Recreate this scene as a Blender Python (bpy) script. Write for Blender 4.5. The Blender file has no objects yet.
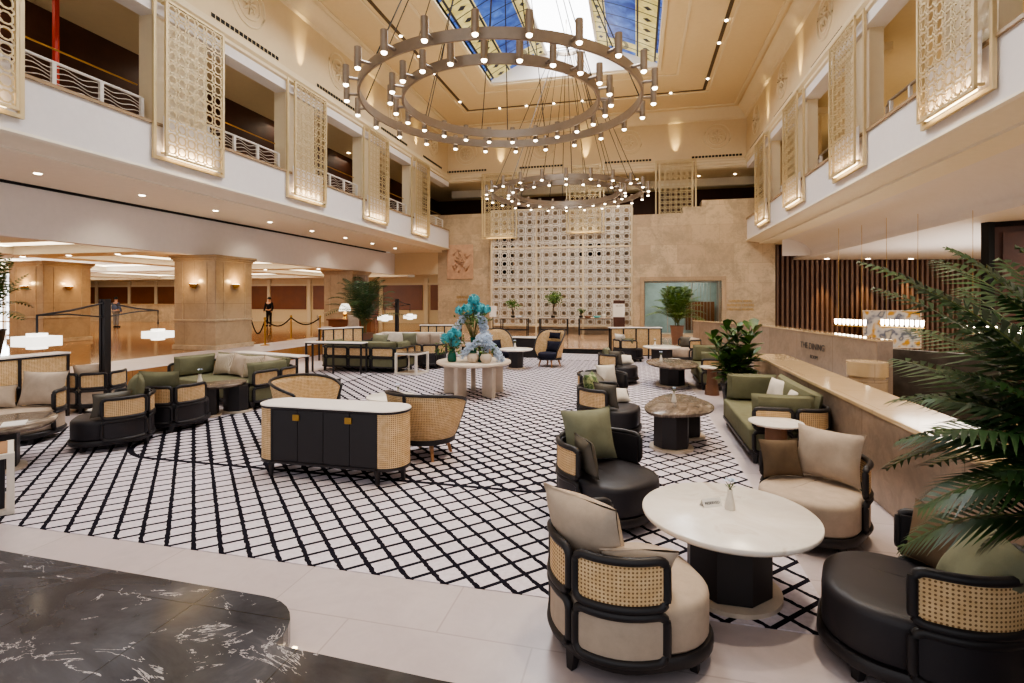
import bpy, math, random
from mathutils import Vector, Matrix
random.seed(7)
C = bpy.context.scene.collection
PI = math.pi
F, HZ, CX, H = 520.0, 299.0, 512.0, 2.05
CA, SA = math.cos(math.radians(13.52)), math.sin(math.radians(13.52))
YAW = 13.52

def cam(cx, cd):                      # survey coordinates (right of / ahead of the tripod) to room coordinates
    return (CA*cx - SA*cd, SA*cx + CA*cd)
def at(px, d): return cam((px-CX)/F*d, d)
def gp(px, py, z=0.0):
    d = (H-z)*F/(py-HZ); return at(px, d)
def rz(phi): return math.radians(phi + YAW - 90)

# ------------------------------------------------------------------ materials
class NT:
    def __init__(s, name, rough=.5, metal=0, spec=None):
        s.m = bpy.data.materials.new(name); s.m.use_nodes = True
        s.t = s.m.node_tree; s.b = s.t.nodes['Principled BSDF']
        s.b.inputs['Roughness'].default_value = rough; s.b.inputs['Metallic'].default_value = metal
        if spec is not None: s.b.inputs['Specular IOR Level'].default_value = spec
    def n(s, typ, **kw):
        nd = s.t.nodes.new(typ)
        for k, v in kw.items(): setattr(nd, k, v)
        return nd
    def link(s, a, b): s.t.links.new(a, b)
    def put(s, sock, v):
        if isinstance(v, bpy.types.NodeSocket): s.link(v, sock)
        elif v is not None: sock.default_value = v
    def ma(s, op, a, b=None, c=None):
        nd = s.n('ShaderNodeMath', operation=op)
        s.put(nd.inputs[0], a); s.put(nd.inputs[1], b)
        if c is not None: s.put(nd.inputs[2], c)
        return nd.outputs[0]
    def co(s, kind='Object', scale=(1,1,1), rot=(0,0,0)):
        tc = s.n('ShaderNodeTexCoord'); mp = s.n('ShaderNodeMapping')
        s.link(tc.outputs[kind], mp.inputs['Vector']); mp.inputs['Scale'].default_value = scale; mp.inputs['Rotation'].default_value = rot
        return mp.outputs['Vector']
    def xyz(s, v):
        nd = s.n('ShaderNodeSeparateXYZ'); s.link(v, nd.inputs[0]); return nd.outputs
    def noise(s, v, scale, detail=4, rough=.6, dist=0):
        nd = s.n('ShaderNodeTexNoise'); s.link(v, nd.inputs['Vector'])
        nd.inputs['Scale'].default_value = scale; nd.inputs['Detail'].default_value = detail
        nd.inputs['Roughness'].default_value = rough; nd.inputs['Distortion'].default_value = dist
        return nd.outputs['Fac']
    def ramp(s, f, stops):
        nd = s.n('ShaderNodeValToRGB'); s.link(f, nd.inputs[0]); e = nd.color_ramp.elements
        while len(e) < len(stops): e.new(.5)
        for i, (p, c) in enumerate(stops): e[i].position = p; e[i].color = (*c, 1)
        return nd.outputs[0]
    def mix(s, f, a, b):
        nd = s.n('ShaderNodeMix', data_type='RGBA'); s.put(nd.inputs[0], f)
        s.put(nd.inputs[6], a if isinstance(a, bpy.types.NodeSocket) else (*a, 1)); s.put(nd.inputs[7], b if isinstance(b, bpy.types.NodeSocket) else (*b, 1))
        return nd.outputs[2]
    def base(s, v): s.put(s.b.inputs['Base Color'], v if isinstance(v, bpy.types.NodeSocket) else (*v, 1)); return s
    def bump(s, h, st=.3, dist=.01):
        nd = s.n('ShaderNodeBump'); nd.inputs['Strength'].default_value = st; nd.inputs['Distance'].default_value = dist
        s.link(h, nd.inputs['Height']); s.link(nd.outputs[0], s.b.inputs['Normal']); return s

def srgb(r, g, b):
    f = lambda c: (c/255/12.92) if c/255 <= .04045 else ((c/255+.055)/1.055)**2.4
    return (f(r), f(g), f(b))
def plain(name, c, rough=.6, metal=0, var=.06, sc=6.0, bump=0, spec=None):
    t = NT(name, rough, metal, spec); v = t.co()
    nz = t.noise(v, sc)
    t.base(t.ramp(nz, [(.3, tuple(x*(1-var) for x in c)), (.7, tuple(min(1, x*(1+var)) for x in c))]))
    if bump: t.bump(t.noise(v, sc*12, 3), bump, .004)
    return t.m
def emis(name, c, st, sample=True):
    t = NT(name); t.base((.8,.8,.8)); t.b.inputs['Emission Color'].default_value = (*c, 1); t.b.inputs['Emission Strength'].default_value = st
    if not sample: t.m.cycles.emission_sampling = 'NONE'
    return t.m
def fabric(name, c, var=.1):
    t = NT(name, .95, spec=.15); v = t.co()
    nz = t.noise(v, 9, 5); wv = t.noise(v, 320, 2)
    a = tuple(x*(1-var) for x in c); b = tuple(min(1, x*(1+var)) for x in c)
    t.base(t.mix(t.ma('MULTIPLY', wv, .35), t.ramp(nz, [(.3, a), (.7, b)]), tuple(x*.55 for x in c)))
    return t.bump(wv, .35, .003).m
def tiles(name, c1, c2, grout, w, h, rough=.3, plane='XZ', veins=.5, offset=.5, bump=False):
    t = NT(name, rough); v = t.co()
    if plane != 'XY':
        x = t.xyz(v); cb = t.n('ShaderNodeCombineXYZ')
        t.link(x[0 if plane == 'XZ' else 1], cb.inputs[0]); t.link(x[2], cb.inputs[1]); v2 = cb.outputs[0]
    else: v2 = v
    br = t.n('ShaderNodeTexBrick', offset=offset); t.link(v2, br.inputs['Vector'])
    br.inputs['Scale'].default_value = 1; br.inputs['Brick Width'].default_value = w; br.inputs['Row Height'].default_value = h
    br.inputs['Mortar Size'].default_value = .006; br.inputs['Color1'].default_value = (*c1, 1); br.inputs['Color2'].default_value = (*c2, 1)
    br.inputs['Mortar'].default_value = (*grout, 1); br.inputs['Bias'].default_value = 0
    nz = t.noise(v, .9, 8, .65, 1.2); n2 = t.noise(v, 4, 8, .7, 2)
    m = t.ma('ADD', t.ma('MULTIPLY', nz, .6), t.ma('MULTIPLY', n2, .4))
    dk = tuple(x*.62 for x in c1)
    col = t.mix(t.ma('MULTIPLY', t.ramp(m, [(.44, (0,0,0)), (.58, (1,1,1))]), veins), br.outputs['Color'], dk)
    return t.base(col).m

M = {}
M['frame'] = plain('black_stained_wood', srgb(38,34,36), .45)
M['leather'] = plain('black_leather', srgb(42,38,42), .5, sc=12, bump=.15)
M['greyleather'] = plain('grey_taupe_leather', srgb(88,82,72), .5, sc=10)
M['beige'] = fabric('beige_linen', srgb(192,174,156))
M['taupe'] = fabric('taupe_linen', srgb(116,98,80))
M['green'] = fabric('olive_green_linen', srgb(122,120,96))
M['sage'] = fabric('sage_green_linen', srgb(134,134,112))
M['white_fab'] = fabric('white_linen', srgb(222,212,200))
M['navy'] = fabric('navy_fabric', srgb(44,44,58))
M['brass'] = plain('brass', srgb(190,150,80), .3, 1)
M['gold'] = plain('champagne_gold_metal', srgb(206,186,146), .45, .25, var=.03)
M['steel'] = plain('brushed_bronze_steel', srgb(158,144,130), .38, .75)
M['whitemetal'] = plain('white_painted_metal', srgb(215,208,200), .4)
M['cream'] = plain('cream_plaster', srgb(214,194,160), .75, var=.02)
M['creamtrim'] = plain('cream_moulding', srgb(222,206,176), .7, var=.02)
M['fascia'] = plain('white_plaster', srgb(226,220,218), .7, var=.02)
M['warmceil'] = plain('beige_ceiling_paint', srgb(218,197,160), .8, var=.02)
M['soffit'] = plain('soffit_paint', srgb(232,224,208), .8, var=.02)
M['darkwood'] = plain('dark_walnut_panel', srgb(74,42,30), .5, var=.2, sc=2)
M['brownwood'] = plain('red_brown_veneer', srgb(120,68,34), .4, var=.12, sc=1.5)
M['slatwood'] = plain('walnut_slat', srgb(118,92,76), .5, var=.12, sc=3)
M['blackvoid'] = plain('black_slot', (.006,.006,.006), .8)
M['slotbrown'] = plain('slot_shade_brown', srgb(92,76,58), .8)
M['tanwall'] = plain('tan_wall_paint', srgb(176,148,104), .8, var=.03)
M['stonewhite'] = plain('white_marble_top', srgb(240,232,226), .3, var=.04, sc=3)
M['travertine'] = plain('travertine', srgb(206,190,172), .5, var=.08, sc=6)
M['pot_t'] = plain('terracotta_pot', srgb(132,98,80), .6)
M['pot_d'] = plain('charcoal_pot', srgb(40,38,38), .5)
M['soil'] = plain('potting_soil', srgb(50,36,26), .95, bump=.5)
M['stem'] = plain('green_stem', srgb(92,98,50), .6)
M['bark'] = plain('brown_bark', srgb(86,66,48), .8)
M['ceramic'] = plain('white_ceramic', srgb(226,218,206), .35)
M['greenglass'] = plain('emerald_glass', srgb(14,92,72), .1)
M['teal'] = plain('turquoise_blossom', srgb(92,180,190), .8, var=.25, sc=60)
M['lilac'] = plain('pale_blue_orchid', srgb(214,226,242), .8, var=.12, sc=60)
M['skin'] = plain('skin', srgb(190,140,110), .6)
M['hair'] = plain('black_hair', srgb(20,16,14), .7)
M['paper'] = plain('white_paper', srgb(238,234,228), .6, var=.01)
M['ink'] = plain('dark_ink', srgb(40,36,36), .6)
M['woodleg'] = plain('oak', srgb(160,116,78), .5, var=.15, sc=5)
M['tablewood'] = plain('walnut_pedestal', srgb(112,78,56), .5, var=.15, sc=5)
M['glow'] = emis('warm_lamp_glow', (1,.78,.48), 6, False)
M['glow_hi'] = emis('warm_bulb_glow', (1,.84,.62), 14, False)
M['strip'] = emis('warm_light_strip', (1,.76,.42), 8)
M['cove'] = emis('warm_cove_light', (1,.84,.58), 3.0)
M['lantern'] = emis('lantern_glow', (1,.92,.78), 1.7)
M['daylight'] = emis('daylit_window_glass', (.86,.93,1), 3.0)
M['rope'] = fabric('black_rope', srgb(30,26,26))

def mk_leaf(name, c, c2):
    t = NT(name, .45); v = t.co(); t.base(t.ramp(t.noise(v, 5, 3), [(.35, c), (.7, c2)]))
    return t.m
M['palm'] = mk_leaf('palm_leaf', srgb(24,48,22), srgb(58,92,40))
M['palm2'] = mk_leaf('bright_palm_leaf', srgb(52,84,34), srgb(110,140,70))
M['fiddle'] = mk_leaf('glossy_leaf', srgb(34,66,26), srgb(84,118,44))

def mk_cane():
    t = NT('woven_cane', .7); v = t.co('UV'); x = t.xyz(v)
    S = 1/.022
    def fr(a): return t.ma('ABSOLUTE', t.ma('SUBTRACT', t.ma('FRACT', t.ma('MULTIPLY', a, S)), .5))
    a, b = fr(x[0]), fr(x[1])
    d = t.ma('SQRT', t.ma('ADD', t.ma('MULTIPLY', a, a), t.ma('MULTIPLY', b, b)))
    hole = t.ma('LESS_THAN', d, .27)
    nz = t.noise(t.co(), 14, 3)
    c = t.ramp(nz, [(.3, srgb(212,176,128)), (.7, srgb(234,204,160))])
    return t.base(t.mix(hole, c, srgb(134,98,60))).m
M['cane'] = mk_cane()

def mk_stripe_pillow():
    t = NT('patterned_cream_fabric', .95); v = t.co()
    w = t.n('ShaderNodeTexWave'); t.link(v, w.inputs['Vector']); w.inputs['Scale'].default_value = 14; w.inputs['Distortion'].default_value = 6
    return t.base(t.ramp(w.outputs['Fac'], [(.35, srgb(206,192,172)), (.8, srgb(150,134,116))])).m
M['pattern'] = mk_stripe_pillow()
def mk_leafpillow():
    t = NT('leaf_print_fabric', .95); v = t.co()
    return t.base(t.ramp(t.noise(v, 11, 2, .5, 1), [(.42, srgb(160,164,120)), (.52, srgb(74,96,58))])).m
M['leafprint'] = mk_leafpillow()

def mk_brownmarble():
    t = NT('brown_veined_marble', .22); v = t.co(scale=(5,.9,1)); n1 = t.noise(v, 2.2, 8, .7, .6); n2 = t.noise(t.co(), 5, 5, .6)
    m = t.ma('ADD', t.ma('MULTIPLY', n1, .7), t.ma('MULTIPLY', n2, .3))
    return t.base(t.ramp(m, [(.36, srgb(70,60,54)), (.47, srgb(104,92,82)), (.56, srgb(126,112,100)), (.64, srgb(176,162,146))])).m
M['brownmarble'] = mk_brownmarble()
def mk_topmarble():
    t = NT('ivory_marble', .25); v = t.co()
    return t.base(t.ramp(t.noise(v, 2.4, 8, .65, 1.5), [(.35, srgb(236,226,214)), (.55, srgb(246,238,228)), (.7, srgb(222,208,192))])).m
M['ivory'] = mk_topmarble()

def mk_darkmarble():
    t = NT('black_marble', .12); v = t.co(rot=(0,0,.3), scale=(1,1.9,1)); v0 = t.co()
    a = t.noise(v, .8, 10, .65, 2.2); b = t.noise(v, 1.3, 7, .6, 1.2)
    vein = t.ma('LESS_THAN', t.ma('ABSOLUTE', t.ma('SUBTRACT', b, .5)), .0042)
    msk = t.ma('GREATER_THAN', a, .5)
    base = t.ramp(a, [(.3, srgb(46,46,50)), (.6, srgb(76,76,82)), (.75, srgb(110,108,112))])
    br = t.n('ShaderNodeTexBrick', offset=0); t.link(v0, br.inputs['Vector']); br.inputs['Scale'].default_value = 1
    br.inputs['Brick Width'].default_value = .9; br.inputs['Row Height'].default_value = .9; br.inputs['Mortar Size'].default_value = .003
    c = t.mix(t.ma('MULTIPLY', vein, msk), base, srgb(176,172,174))
    return t.base(t.mix(t.ma('MULTIPLY', br.outputs['Fac'], .8), c, (.006,.006,.006))).m
M['blackmarble'] = mk_darkmarble()
M['floor'] = tiles('pale_pink_marble', srgb(200,188,189), srgb(192,179,180), srgb(172,158,158), 1.2, .6, .3, 'XY', .28)
M['lobbyfloor'] = tiles('polished_brown_marble', srgb(168,122,72), srgb(150,102,56), srgb(110,72,40), 1.2, 1.2, .10, 'XY', .5)
M['stagefloor'] = tiles('polished_pink_marble', srgb(214,180,150), srgb(206,170,140), srgb(170,138,110), 1.0, 1.0, .12, 'XY', .3)
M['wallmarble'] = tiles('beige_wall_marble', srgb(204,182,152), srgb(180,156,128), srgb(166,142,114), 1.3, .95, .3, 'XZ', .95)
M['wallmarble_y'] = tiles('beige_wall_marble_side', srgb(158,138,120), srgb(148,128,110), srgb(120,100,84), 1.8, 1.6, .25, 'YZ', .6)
M['capmarble'] = tiles('polished_cream_marble', srgb(206,180,142), srgb(202,174,136), srgb(176,146,108), 1.2, 1.2, .08, 'XY', .25)
M['pillar'] = tiles('pillar_marble', srgb(182,158,128), srgb(166,142,114), srgb(140,118,92), .8, 1.5, .25, 'XZ', .5)
M['relief'] = plain('carved_pink_sandstone', srgb(192,156,128), .8, var=.15, sc=4, bump=1)

def mk_carpet():
    t = NT('lattice_carpet', .95, spec=.1); v = t.co(); x = t.xyz(v)
    wob = t.ma('MULTIPLY', t.ma('SUBTRACT', t.noise(v, 16, 2), .5), .022)
    X = t.ma('ADD', x[0], wob); Y = t.ma('ADD', x[1], wob); P = 1/.270
    def fr(a): return t.ma('SUBTRACT', .5, t.ma('ABSOLUTE', t.ma('SUBTRACT', t.ma('FRACT', t.ma('MULTIPLY', a, P)), .5)))
    s = fr(t.ma('ADD', X, Y)); u = fr(t.ma('SUBTRACT', X, Y))
    m = t.ma('MINIMUM', s, u)
    # medallion: rounded rectangle
    cx, cy, hx, hy, r = -3.65, 11.4, 3.3, 6.0, .9
    qx = t.ma('MAXIMUM', t.ma('SUBTRACT', t.ma('ABSOLUTE', t.ma('SUBTRACT', x[0], cx)), hx-r), 0)
    qy = t.ma('MAXIMUM', t.ma('SUBTRACT', t.ma('ABSOLUTE', t.ma('SUBTRACT', x[1], cy)), hy-r), 0)
    sd = t.ma('SUBTRACT', t.ma('SQRT', t.ma('ADD', t.ma('MULTIPLY', qx, qx), t.ma('MULTIPLY', qy, qy))), r)
    inside = t.ma('LESS_THAN', sd, 0)
    wv = t.ma('MULTIPLY', t.ma('SUBTRACT', t.ma('MAXIMUM', s, u), .25), -.16)
    lines = t.ma('LESS_THAN', m, t.ma('ADD', .095, t.ma('MULTIPLY', inside, t.ma('ADD', .05, wv))))
    ring = t.ma('LESS_THAN', t.ma('ABSOLUTE', sd), .034)
    node = t.ma('LESS_THAN', t.ma('ADD', t.ma('MULTIPLY', s, s), t.ma('MULTIPLY', u, u)), .035)
    # little crosses in the cells' middle
    cs = t.ma('SUBTRACT', .5, s); cu = t.ma('SUBTRACT', .5, u)
    dash = t.ma('LESS_THAN', t.ma('ABSOLUTE', t.ma('SUBTRACT', t.ma('MAXIMUM', cs, cu), .22)), .022)
    white = t.ma('LESS_THAN', t.ma('MINIMUM', cs, cu), .02)
    inn = t.ma('MULTIPLY', inside, node)
    k = t.ma('MAXIMUM', t.ma('MAXIMUM', lines, inn), ring)
    base = t.ramp(t.noise(v, 30, 3), [(.3, srgb(200,190,198)), (.7, srgb(216,207,214))])
    c = t.mix(k, base, srgb(26,24,34))
    return t.base(c).m
M['carpet'] = mk_carpet()

def mk_glass_vault():
    t = NT('stained_glass', .3); v = t.co('UV'); x = t.xyz(v); U, V = x[0], x[1]
    nz = t.noise(t.co(), 1.6, 5, .6, 1)
    blue = t.ramp(nz, [(.3, srgb(28,52,130)), (.6, srgb(70,110,190)), (.8, srgb(110,160,210))])
    yel = t.ramp(nz, [(.3, srgb(186,166,86)), (.7, srgb(226,214,150))])
    vv = t.ma('MULTIPLY', V, 1.35)
    band = t.ma('MAXIMUM', t.ma('LESS_THAN', t.ma('ABSOLUTE', t.ma('SUBTRACT', U, .16)), .13), t.ma('LESS_THAN', t.ma('ABSOLUTE', t.ma('SUBTRACT', U, .84)), .13))
    cross = t.ma('LESS_THAN', t.ma('FRACT', t.ma('MULTIPLY', V, .19)), .13)
    c = t.mix(t.ma('MAXIMUM', band, cross), blue, yel)
    # dark diamonds in the yellow borders
    bu = t.ma('MULTIPLY', t.ma('MINIMUM', t.ma('ABSOLUTE', t.ma('SUBTRACT', U, .15)), t.ma('ABSOLUTE', t.ma('SUBTRACT', U, .85))), 3.2)
    bv = t.ma('ABSOLUTE', t.ma('SUBTRACT', t.ma('FRACT', vv), .5))
    dia = t.ma('LESS_THAN', t.ma('ADD', bu, bv), .17)
    l1 = t.ma('LESS_THAN', t.ma('ABSOLUTE', t.ma('SUBTRACT', bv, .5)), .035)
    lu = t.ma('LESS_THAN', t.ma('ABSOLUTE', t.ma('SUBTRACT', t.ma('ABSOLUTE', t.ma('SUBTRACT', t.ma('ABSOLUTE', t.ma('SUBTRACT', U, .5)), .35)), .115)), .012)
    rx = t.ma('SUBTRACT', U, .5); ry = t.ma('SUBTRACT', t.ma('FRACT', t.ma('ADD', t.ma('MULTIPLY', V, .19), .44)), .5)
    rr = t.ma('SQRT', t.ma('ADD', t.ma('MULTIPLY', t.ma('MULTIPLY', rx, rx), .5), t.ma('MULTIPLY', ry, ry)))
    ros = t.ma('LESS_THAN', t.ma('ABSOLUTE', t.ma('SUBTRACT', rr, .06)), .02)
    k = t.ma('MAXIMUM', t.ma('MAXIMUM', dia, l1), t.ma('MAXIMUM', lu, t.ma('MULTIPLY', ros, .7)))
    c = t.mix(k, c, srgb(26,28,40))
    t.base(t.mix(.5, c, (0,0,0))); t.link(c, t.b.inputs['Emission Color']); t.b.inputs['Emission Strength'].default_value = .7  # daylight behind the glass is put into the colour as emission
    return t.m
M['stained'] = mk_glass_vault()
M['sky'] = emis('bright_daylight', (.94,.97,1), 5.0)

def mk_paint():
    t = NT('abstract_painting', .6); v = t.co()
    n1 = t.noise(v, 1.9, 2, .4, 0)
    return t.base(t.ramp(n1, [(.36, srgb(196,146,40)), (.45, srgb(206,200,190)), (.52, srgb(186,184,184)), (.58, srgb(90,98,120)), (.68, srgb(210,200,176))])).m
M['painting'] = mk_paint()
def mk_glass():
    t = NT('clear_glass', .03); t.base((.75,.85,.83)); t.b.inputs['Transmission Weight'].default_value = 1; t.b.inputs['IOR'].default_value = 1.05
    return t.m
M['glass'] = mk_glass()
M['tealroom'] = plain('grey_green_interior', srgb(150,154,146), .5, var=.25, sc=1)

# ------------------------------------------------------------------ mesh builder
class MB:
    def __init__(s): s.v = []; s.f = []; s.uv = {}
    def add(s, vs, fs, uvs=None):
        o = len(s.v); s.v += [tuple(p) for p in vs]
        for k, f in enumerate(fs):
            s.f.append(tuple(i+o for i in f))
            if uvs: s.uv[len(s.f)-1] = [uvs[i] for i in f]
        return s
    def box(s, c, d, r=0.0, tilt=None):
        hx, hy, hz = d[0]/2, d[1]/2, d[2]/2
        m = Matrix.Rotation(r, 3, 'Z')
        if tilt: m = m @ tilt
        vs = [Vector(c) + m @ Vector((a*hx, b*hy, e*hz)) for e in (-1,1) for b in (-1,1) for a in (-1,1)]
        return s.add(vs, [(0,2,3,1),(4,5,7,6),(0,1,5,4),(2,6,7,3),(0,4,6,2),(1,3,7,5)])
    def bb(s, x0, x1, y0, y1, z0, z1): return s.box(((x0+x1)/2,(y0+y1)/2,(z0+z1)/2), (abs(x1-x0),abs(y1-y0),abs(z1-z0)))
    def grid(s, rows, closed=False, uvs=None):
        n, m = len(rows), len(rows[0]); vs = [p for r in rows for p in r]; fs = []
        for i in range(n-1):
            for j in range(m if closed else m-1):
                fs.append((i*m+j, i*m+(j+1) % m, (i+1)*m+(j+1) % m, (i+1)*m+j))
        return s.add(vs, fs, [u for r in uvs for u in r] if uvs else None)
    def prism(s, out, z0, z1):
        n = len(out); vs = [(x,y,z0) for x,y in out] + [(x,y,z1) for x,y in out]
        return s.add(vs, [tuple(range(n))[::-1], tuple(range(n, 2*n))] + [(i,(i+1)%n,(i+1)%n+n,i+n) for i in range(n)])
    def stack(s, rings):          # list of (outline, z), capped at both ends
        n = len(rings[0][0]); vs = [(x,y,z) for o,z in rings for x,y in o]; fs = [tuple(range(n))[::-1]]
        for k in range(len(rings)-1):
            fs += [(k*n+i, k*n+(i+1)%n, (k+1)*n+(i+1)%n, (k+1)*n+i) for i in range(n)]
        fs.append(tuple(range((len(rings)-1)*n, len(rings)*n)))
        return s.add(vs, fs)
    def lathe(s, prof, seg=24, c=(0,0,0), sx=1, sy=1):
        return s.stack([([(c[0]+r*sx*math.cos(2*PI*i/seg), c[1]+r*sy*math.sin(2*PI*i/seg)) for i in range(seg)], c[2]+z) for r, z in prof])
    def tube(s, pts, r, seg=6, close=False):
        pts = [Vector(p) for p in pts]; n = len(pts); rows = []
        rr = r if isinstance(r, (list, tuple)) else [r]*n
        for i, p in enumerate(pts):
            a = pts[(i-1) % n] if (close or i) else p; b = pts[(i+1) % n] if (close or i < n-1) else p
            t = (b-a).normalized(); up = Vector((0,0,1)) if abs(t.z) < .95 else Vector((1,0,0))
            x = t.cross(up).normalized(); y = x.cross(t)
            rows.append([p + (x*math.cos(2*PI*k/seg) + y*math.sin(2*PI*k/seg))*rr[i] for k in range(seg)])
        if close: rows.append(rows[0])
        o = len(s.v); s.grid(rows, closed=True)
        if not close:
            m = len(rows); s.f.append(tuple(o+k for k in range(seg))[::-1]); s.f.append(tuple(o+(m-1)*seg+k for k in range(seg)))
        return s
    def band(s, path, z0, z1, t, off=0.0, close=False):   # upright ribbon along a plan path, with metric UVs
        P = [Vector((p[0], p[1])) for p in path]; n = len(P); N = []
        for i in range(n):
            a = P[(i-1) % n] if (close or i) else P[i]; b = P[(i+1) % n] if (close or i < n-1) else P[i]
            d = (b-a).normalized(); N.append(Vector((d.y, -d.x)))
        o_ = [P[i]+N[i]*(off+t/2) for i in range(n)]; i_ = [P[i]+N[i]*(off-t/2) for i in range(n)]
        L = [0.0]
        for i in range(1, n): L.append(L[-1]+(P[i]-P[i-1]).length)
        if close:
            L.append(L[-1]+(P[0]-P[-1]).length); o_.append(o_[0]); i_.append(i_[0])
        m = len(o_)
        vs = [(*p, z) for z in (z0, z1) for p in o_] + [(*p, z) for z in (z0, z1) for p in i_]
        uv = [(L[k], z) for z in (z0, z1) for k in range(m)]*2
        fs = []
        for k in range(m-1):
            fs += [(k, k+1, m+k+1, m+k), (2*m+k+1, 2*m+k, 3*m+k, 3*m+k+1), (m+k, m+k+1, 3*m+k+1, 3*m+k), (k+1, k, 2*m+k, 2*m+k+1)]
        if not close: fs += [(0, m, 3*m, 2*m), (m-1, 3*m-1, 4*m-1, 2*m-1)]
        return s.add(vs, fs, uv)
    def build(s, name, mat, parent=None, smooth=True, bevel=0, ang=40, kind=None):
        me = bpy.data.meshes.new(name); me.from_pydata(s.v, [], s.f)
        if s.uv:
            ul = me.uv_layers.new(name='UVMap'); k = 0
            for fi, p in enumerate(me.polygons):
                u = s.uv.get(fi)
                for j in range(p.loop_total):
                    if u: ul.data[p.loop_start+j].uv = u[j]
        me.materials.append(M[mat] if isinstance(mat, str) else mat)
        o = bpy.data.objects.new(name, me); C.objects.link(o)
        if parent: o.parent = parent
        if smooth: me.shade_smooth(); me.set_sharp_from_angle(angle=math.radians(ang))
        if bevel:
            b = o.modifiers.new('b', 'BEVEL'); b.width = bevel; b.segments = 2; b.limit_method = 'ANGLE'; b.angle_limit = math.radians(50)
        if kind: o['kind'] = kind
        return o

def tag(o, label, cat, group=None, kind=None):
    o['label'] = label; o['category'] = cat
    if group: o['group'] = group
    if kind: o['kind'] = kind
    return o
def thing(name, label, cat, loc=(0,0,0), r=0.0, group=None):
    o = bpy.data.objects.new(name, None); C.objects.link(o); o.location = loc; o.rotation_euler = (0,0,r)
    o.empty_display_size = .1
    return tag(o, label, cat, group)
def kids(o): return [c for c in bpy.data.objects if c.parent == o]
def dup(root, label, loc, r=0.0, group=None, scale=None):
    def cp(o, par):
        c = o.copy(); C.objects.link(c); c.parent = par
        for k in kids(o): cp(k, c)
        return c
    c = cp(root, None); c.location = loc; c.rotation_euler = (0,0,r); c['label'] = label
    if scale: c.scale = (scale,)*3
    if group: c['group'] = group
    return c
def struct(mb, name, mat, bevel=0, smooth=False):
    return mb.build(name, mat, smooth=smooth, bevel=bevel, kind='structure')

# plan paths
def arc(cx, cy, r, a0, a1, n):
    return [(cx+r*math.cos(math.radians(a0+(a1-a0)*i/n)), cy+r*math.sin(math.radians(a0+(a1-a0)*i/n))) for i in range(n+1)]
def upath(hw, yb, yf, r, n=10):    # from right front, round the back, to left front
    p = [(hw, yf)] + arc(hw-r, yb+r, r, 0, -90, n) + arc(-hw+r, yb+r, r, -90, -180, n) + [(-hw, yf)]
    q = [p[0]]
    for a in p[1:]:
        if math.dist(a, q[-1]) > 1e-4: q.append(a)
    return q[::-1]                 # left front -> back -> right front, so that band normals point outwards
def oval(hw, yb, yf, rb, rf, n=8):
    p = arc(hw-rb, yb+rb, rb, -90, 0, n) + arc(hw-rf, yf-rf, rf, 0, 90, n) + arc(-hw+rf, yf-rf, rf, 90, 180, n) + arc(-hw+rb, yb+rb, rb, 180, 270, n)
    q = []
    for a in p:
        if not q or math.dist(a, q[-1]) > 1e-4: q.append(a)
    if math.dist(q[0], q[-1]) < 1e-4: q.pop()
    return q
def sub(path, s0, s1):
    L = [0.0]
    for i in range(1, len(path)): L.append(L[-1]+math.dist(path[i], path[i-1]))
    T = L[-1]; a, b = s0*T, s1*T
    def P(s):
        for i in range(1, len(L)):
            if s <= L[i]+1e-9:
                f = (s-L[i-1])/max(1e-9, L[i]-L[i-1]); return (path[i-1][0]+(path[i][0]-path[i-1][0])*f, path[i-1][1]+(path[i][1]-path[i-1][1])*f)
        return path[-1]
    return [P(a)] + [path[i] for i in range(len(L)) if a+1e-6 < L[i] < b-1e-6] + [P(b)]
def inset(out, d):
    n = len(out); r = []
    for i in range(n):
        a, b = Vector(out[i-1]), Vector(out[(i+1) % n]); t = (b-a).normalized(); r.append((out[i][0]-t.y*d, out[i][1]+t.x*d))
    return r
def puff(out, z0, z1, r=.05, mb=None, dome=True):    # upholstered block with soft top edge
    mb = mb or MB(); rings = [(inset(out, .012), z0), (out, z0+.02)]
    for k in range(5):
        a = PI/2*k/4; rings.append((inset(out, r*(1-math.cos(a))), z1-r+r*math.sin(a)))
    if dome: rings.append((inset(out, r*1.6), z1+.006)); rings.append((inset(out, r*2.6), z1+.012))
    return mb.stack(rings)
def cushion_mesh(w, h, t, p=.55, n=16, pinch=.09):
    mb = MB()
    for sgn in (1, -1):
        rows = []
        for i in range(n+1):
            v = -1+2*i/n; row = []
            for j in range(n+1):
                u = -1+2*j/n
                x = w/2*u*(1-pinch+pinch*v*v); z = h/2*v*(1-pinch+pinch*u*u)
                y = sgn*t/2*(max(0, (1-abs(u)**3)*(1-abs(v)**3)))**p*(1+.07*math.sin(5*u+3*v)*(1-u*u)) + .012*math.sin(2.2*u+1)*v
                row.append((x, y, z+h/2) if sgn > 0 else (-x, y, z+h/2))
            rows.append(row)
        mb.grid(rows)
    return mb
CUSH = {}
def cushion(label, loc, r, tilt, mat, w=.48, h=.48, t=.17, roll=0, name='throw_pillow', group=None, p=.55):
    key = (mat, w, h, t, p)
    if key not in CUSH:
        o = cushion_mesh(w, h, t, p).build(name, mat); CUSH[key] = o
        for q in o.data.polygons: q.use_smooth = True
    else:
        o = CUSH[key].copy(); C.objects.link(o); o.name = name
    o.location = loc; o.rotation_euler = (Matrix.Rotation(r, 4, 'Z') @ Matrix.Rotation(tilt, 4, 'X') @ Matrix.Rotation(roll, 4, 'Y')).to_euler()
    return tag(o, label, 'pillow', group)
# ------------------------------------------------------------------ the room
XL, XR, YB = -10.3, 5.15, 28.0
LZ = .4          # lobby level
struct(MB().bb(-11.3, 2.4, 2.0, 19.6, -.12, 0), 'floor', 'floor')
struct(MB().bb(-8.9, 1.22, 3.52, 19.3, -.01, .006), 'floor_carpet', 'carpet')
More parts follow.
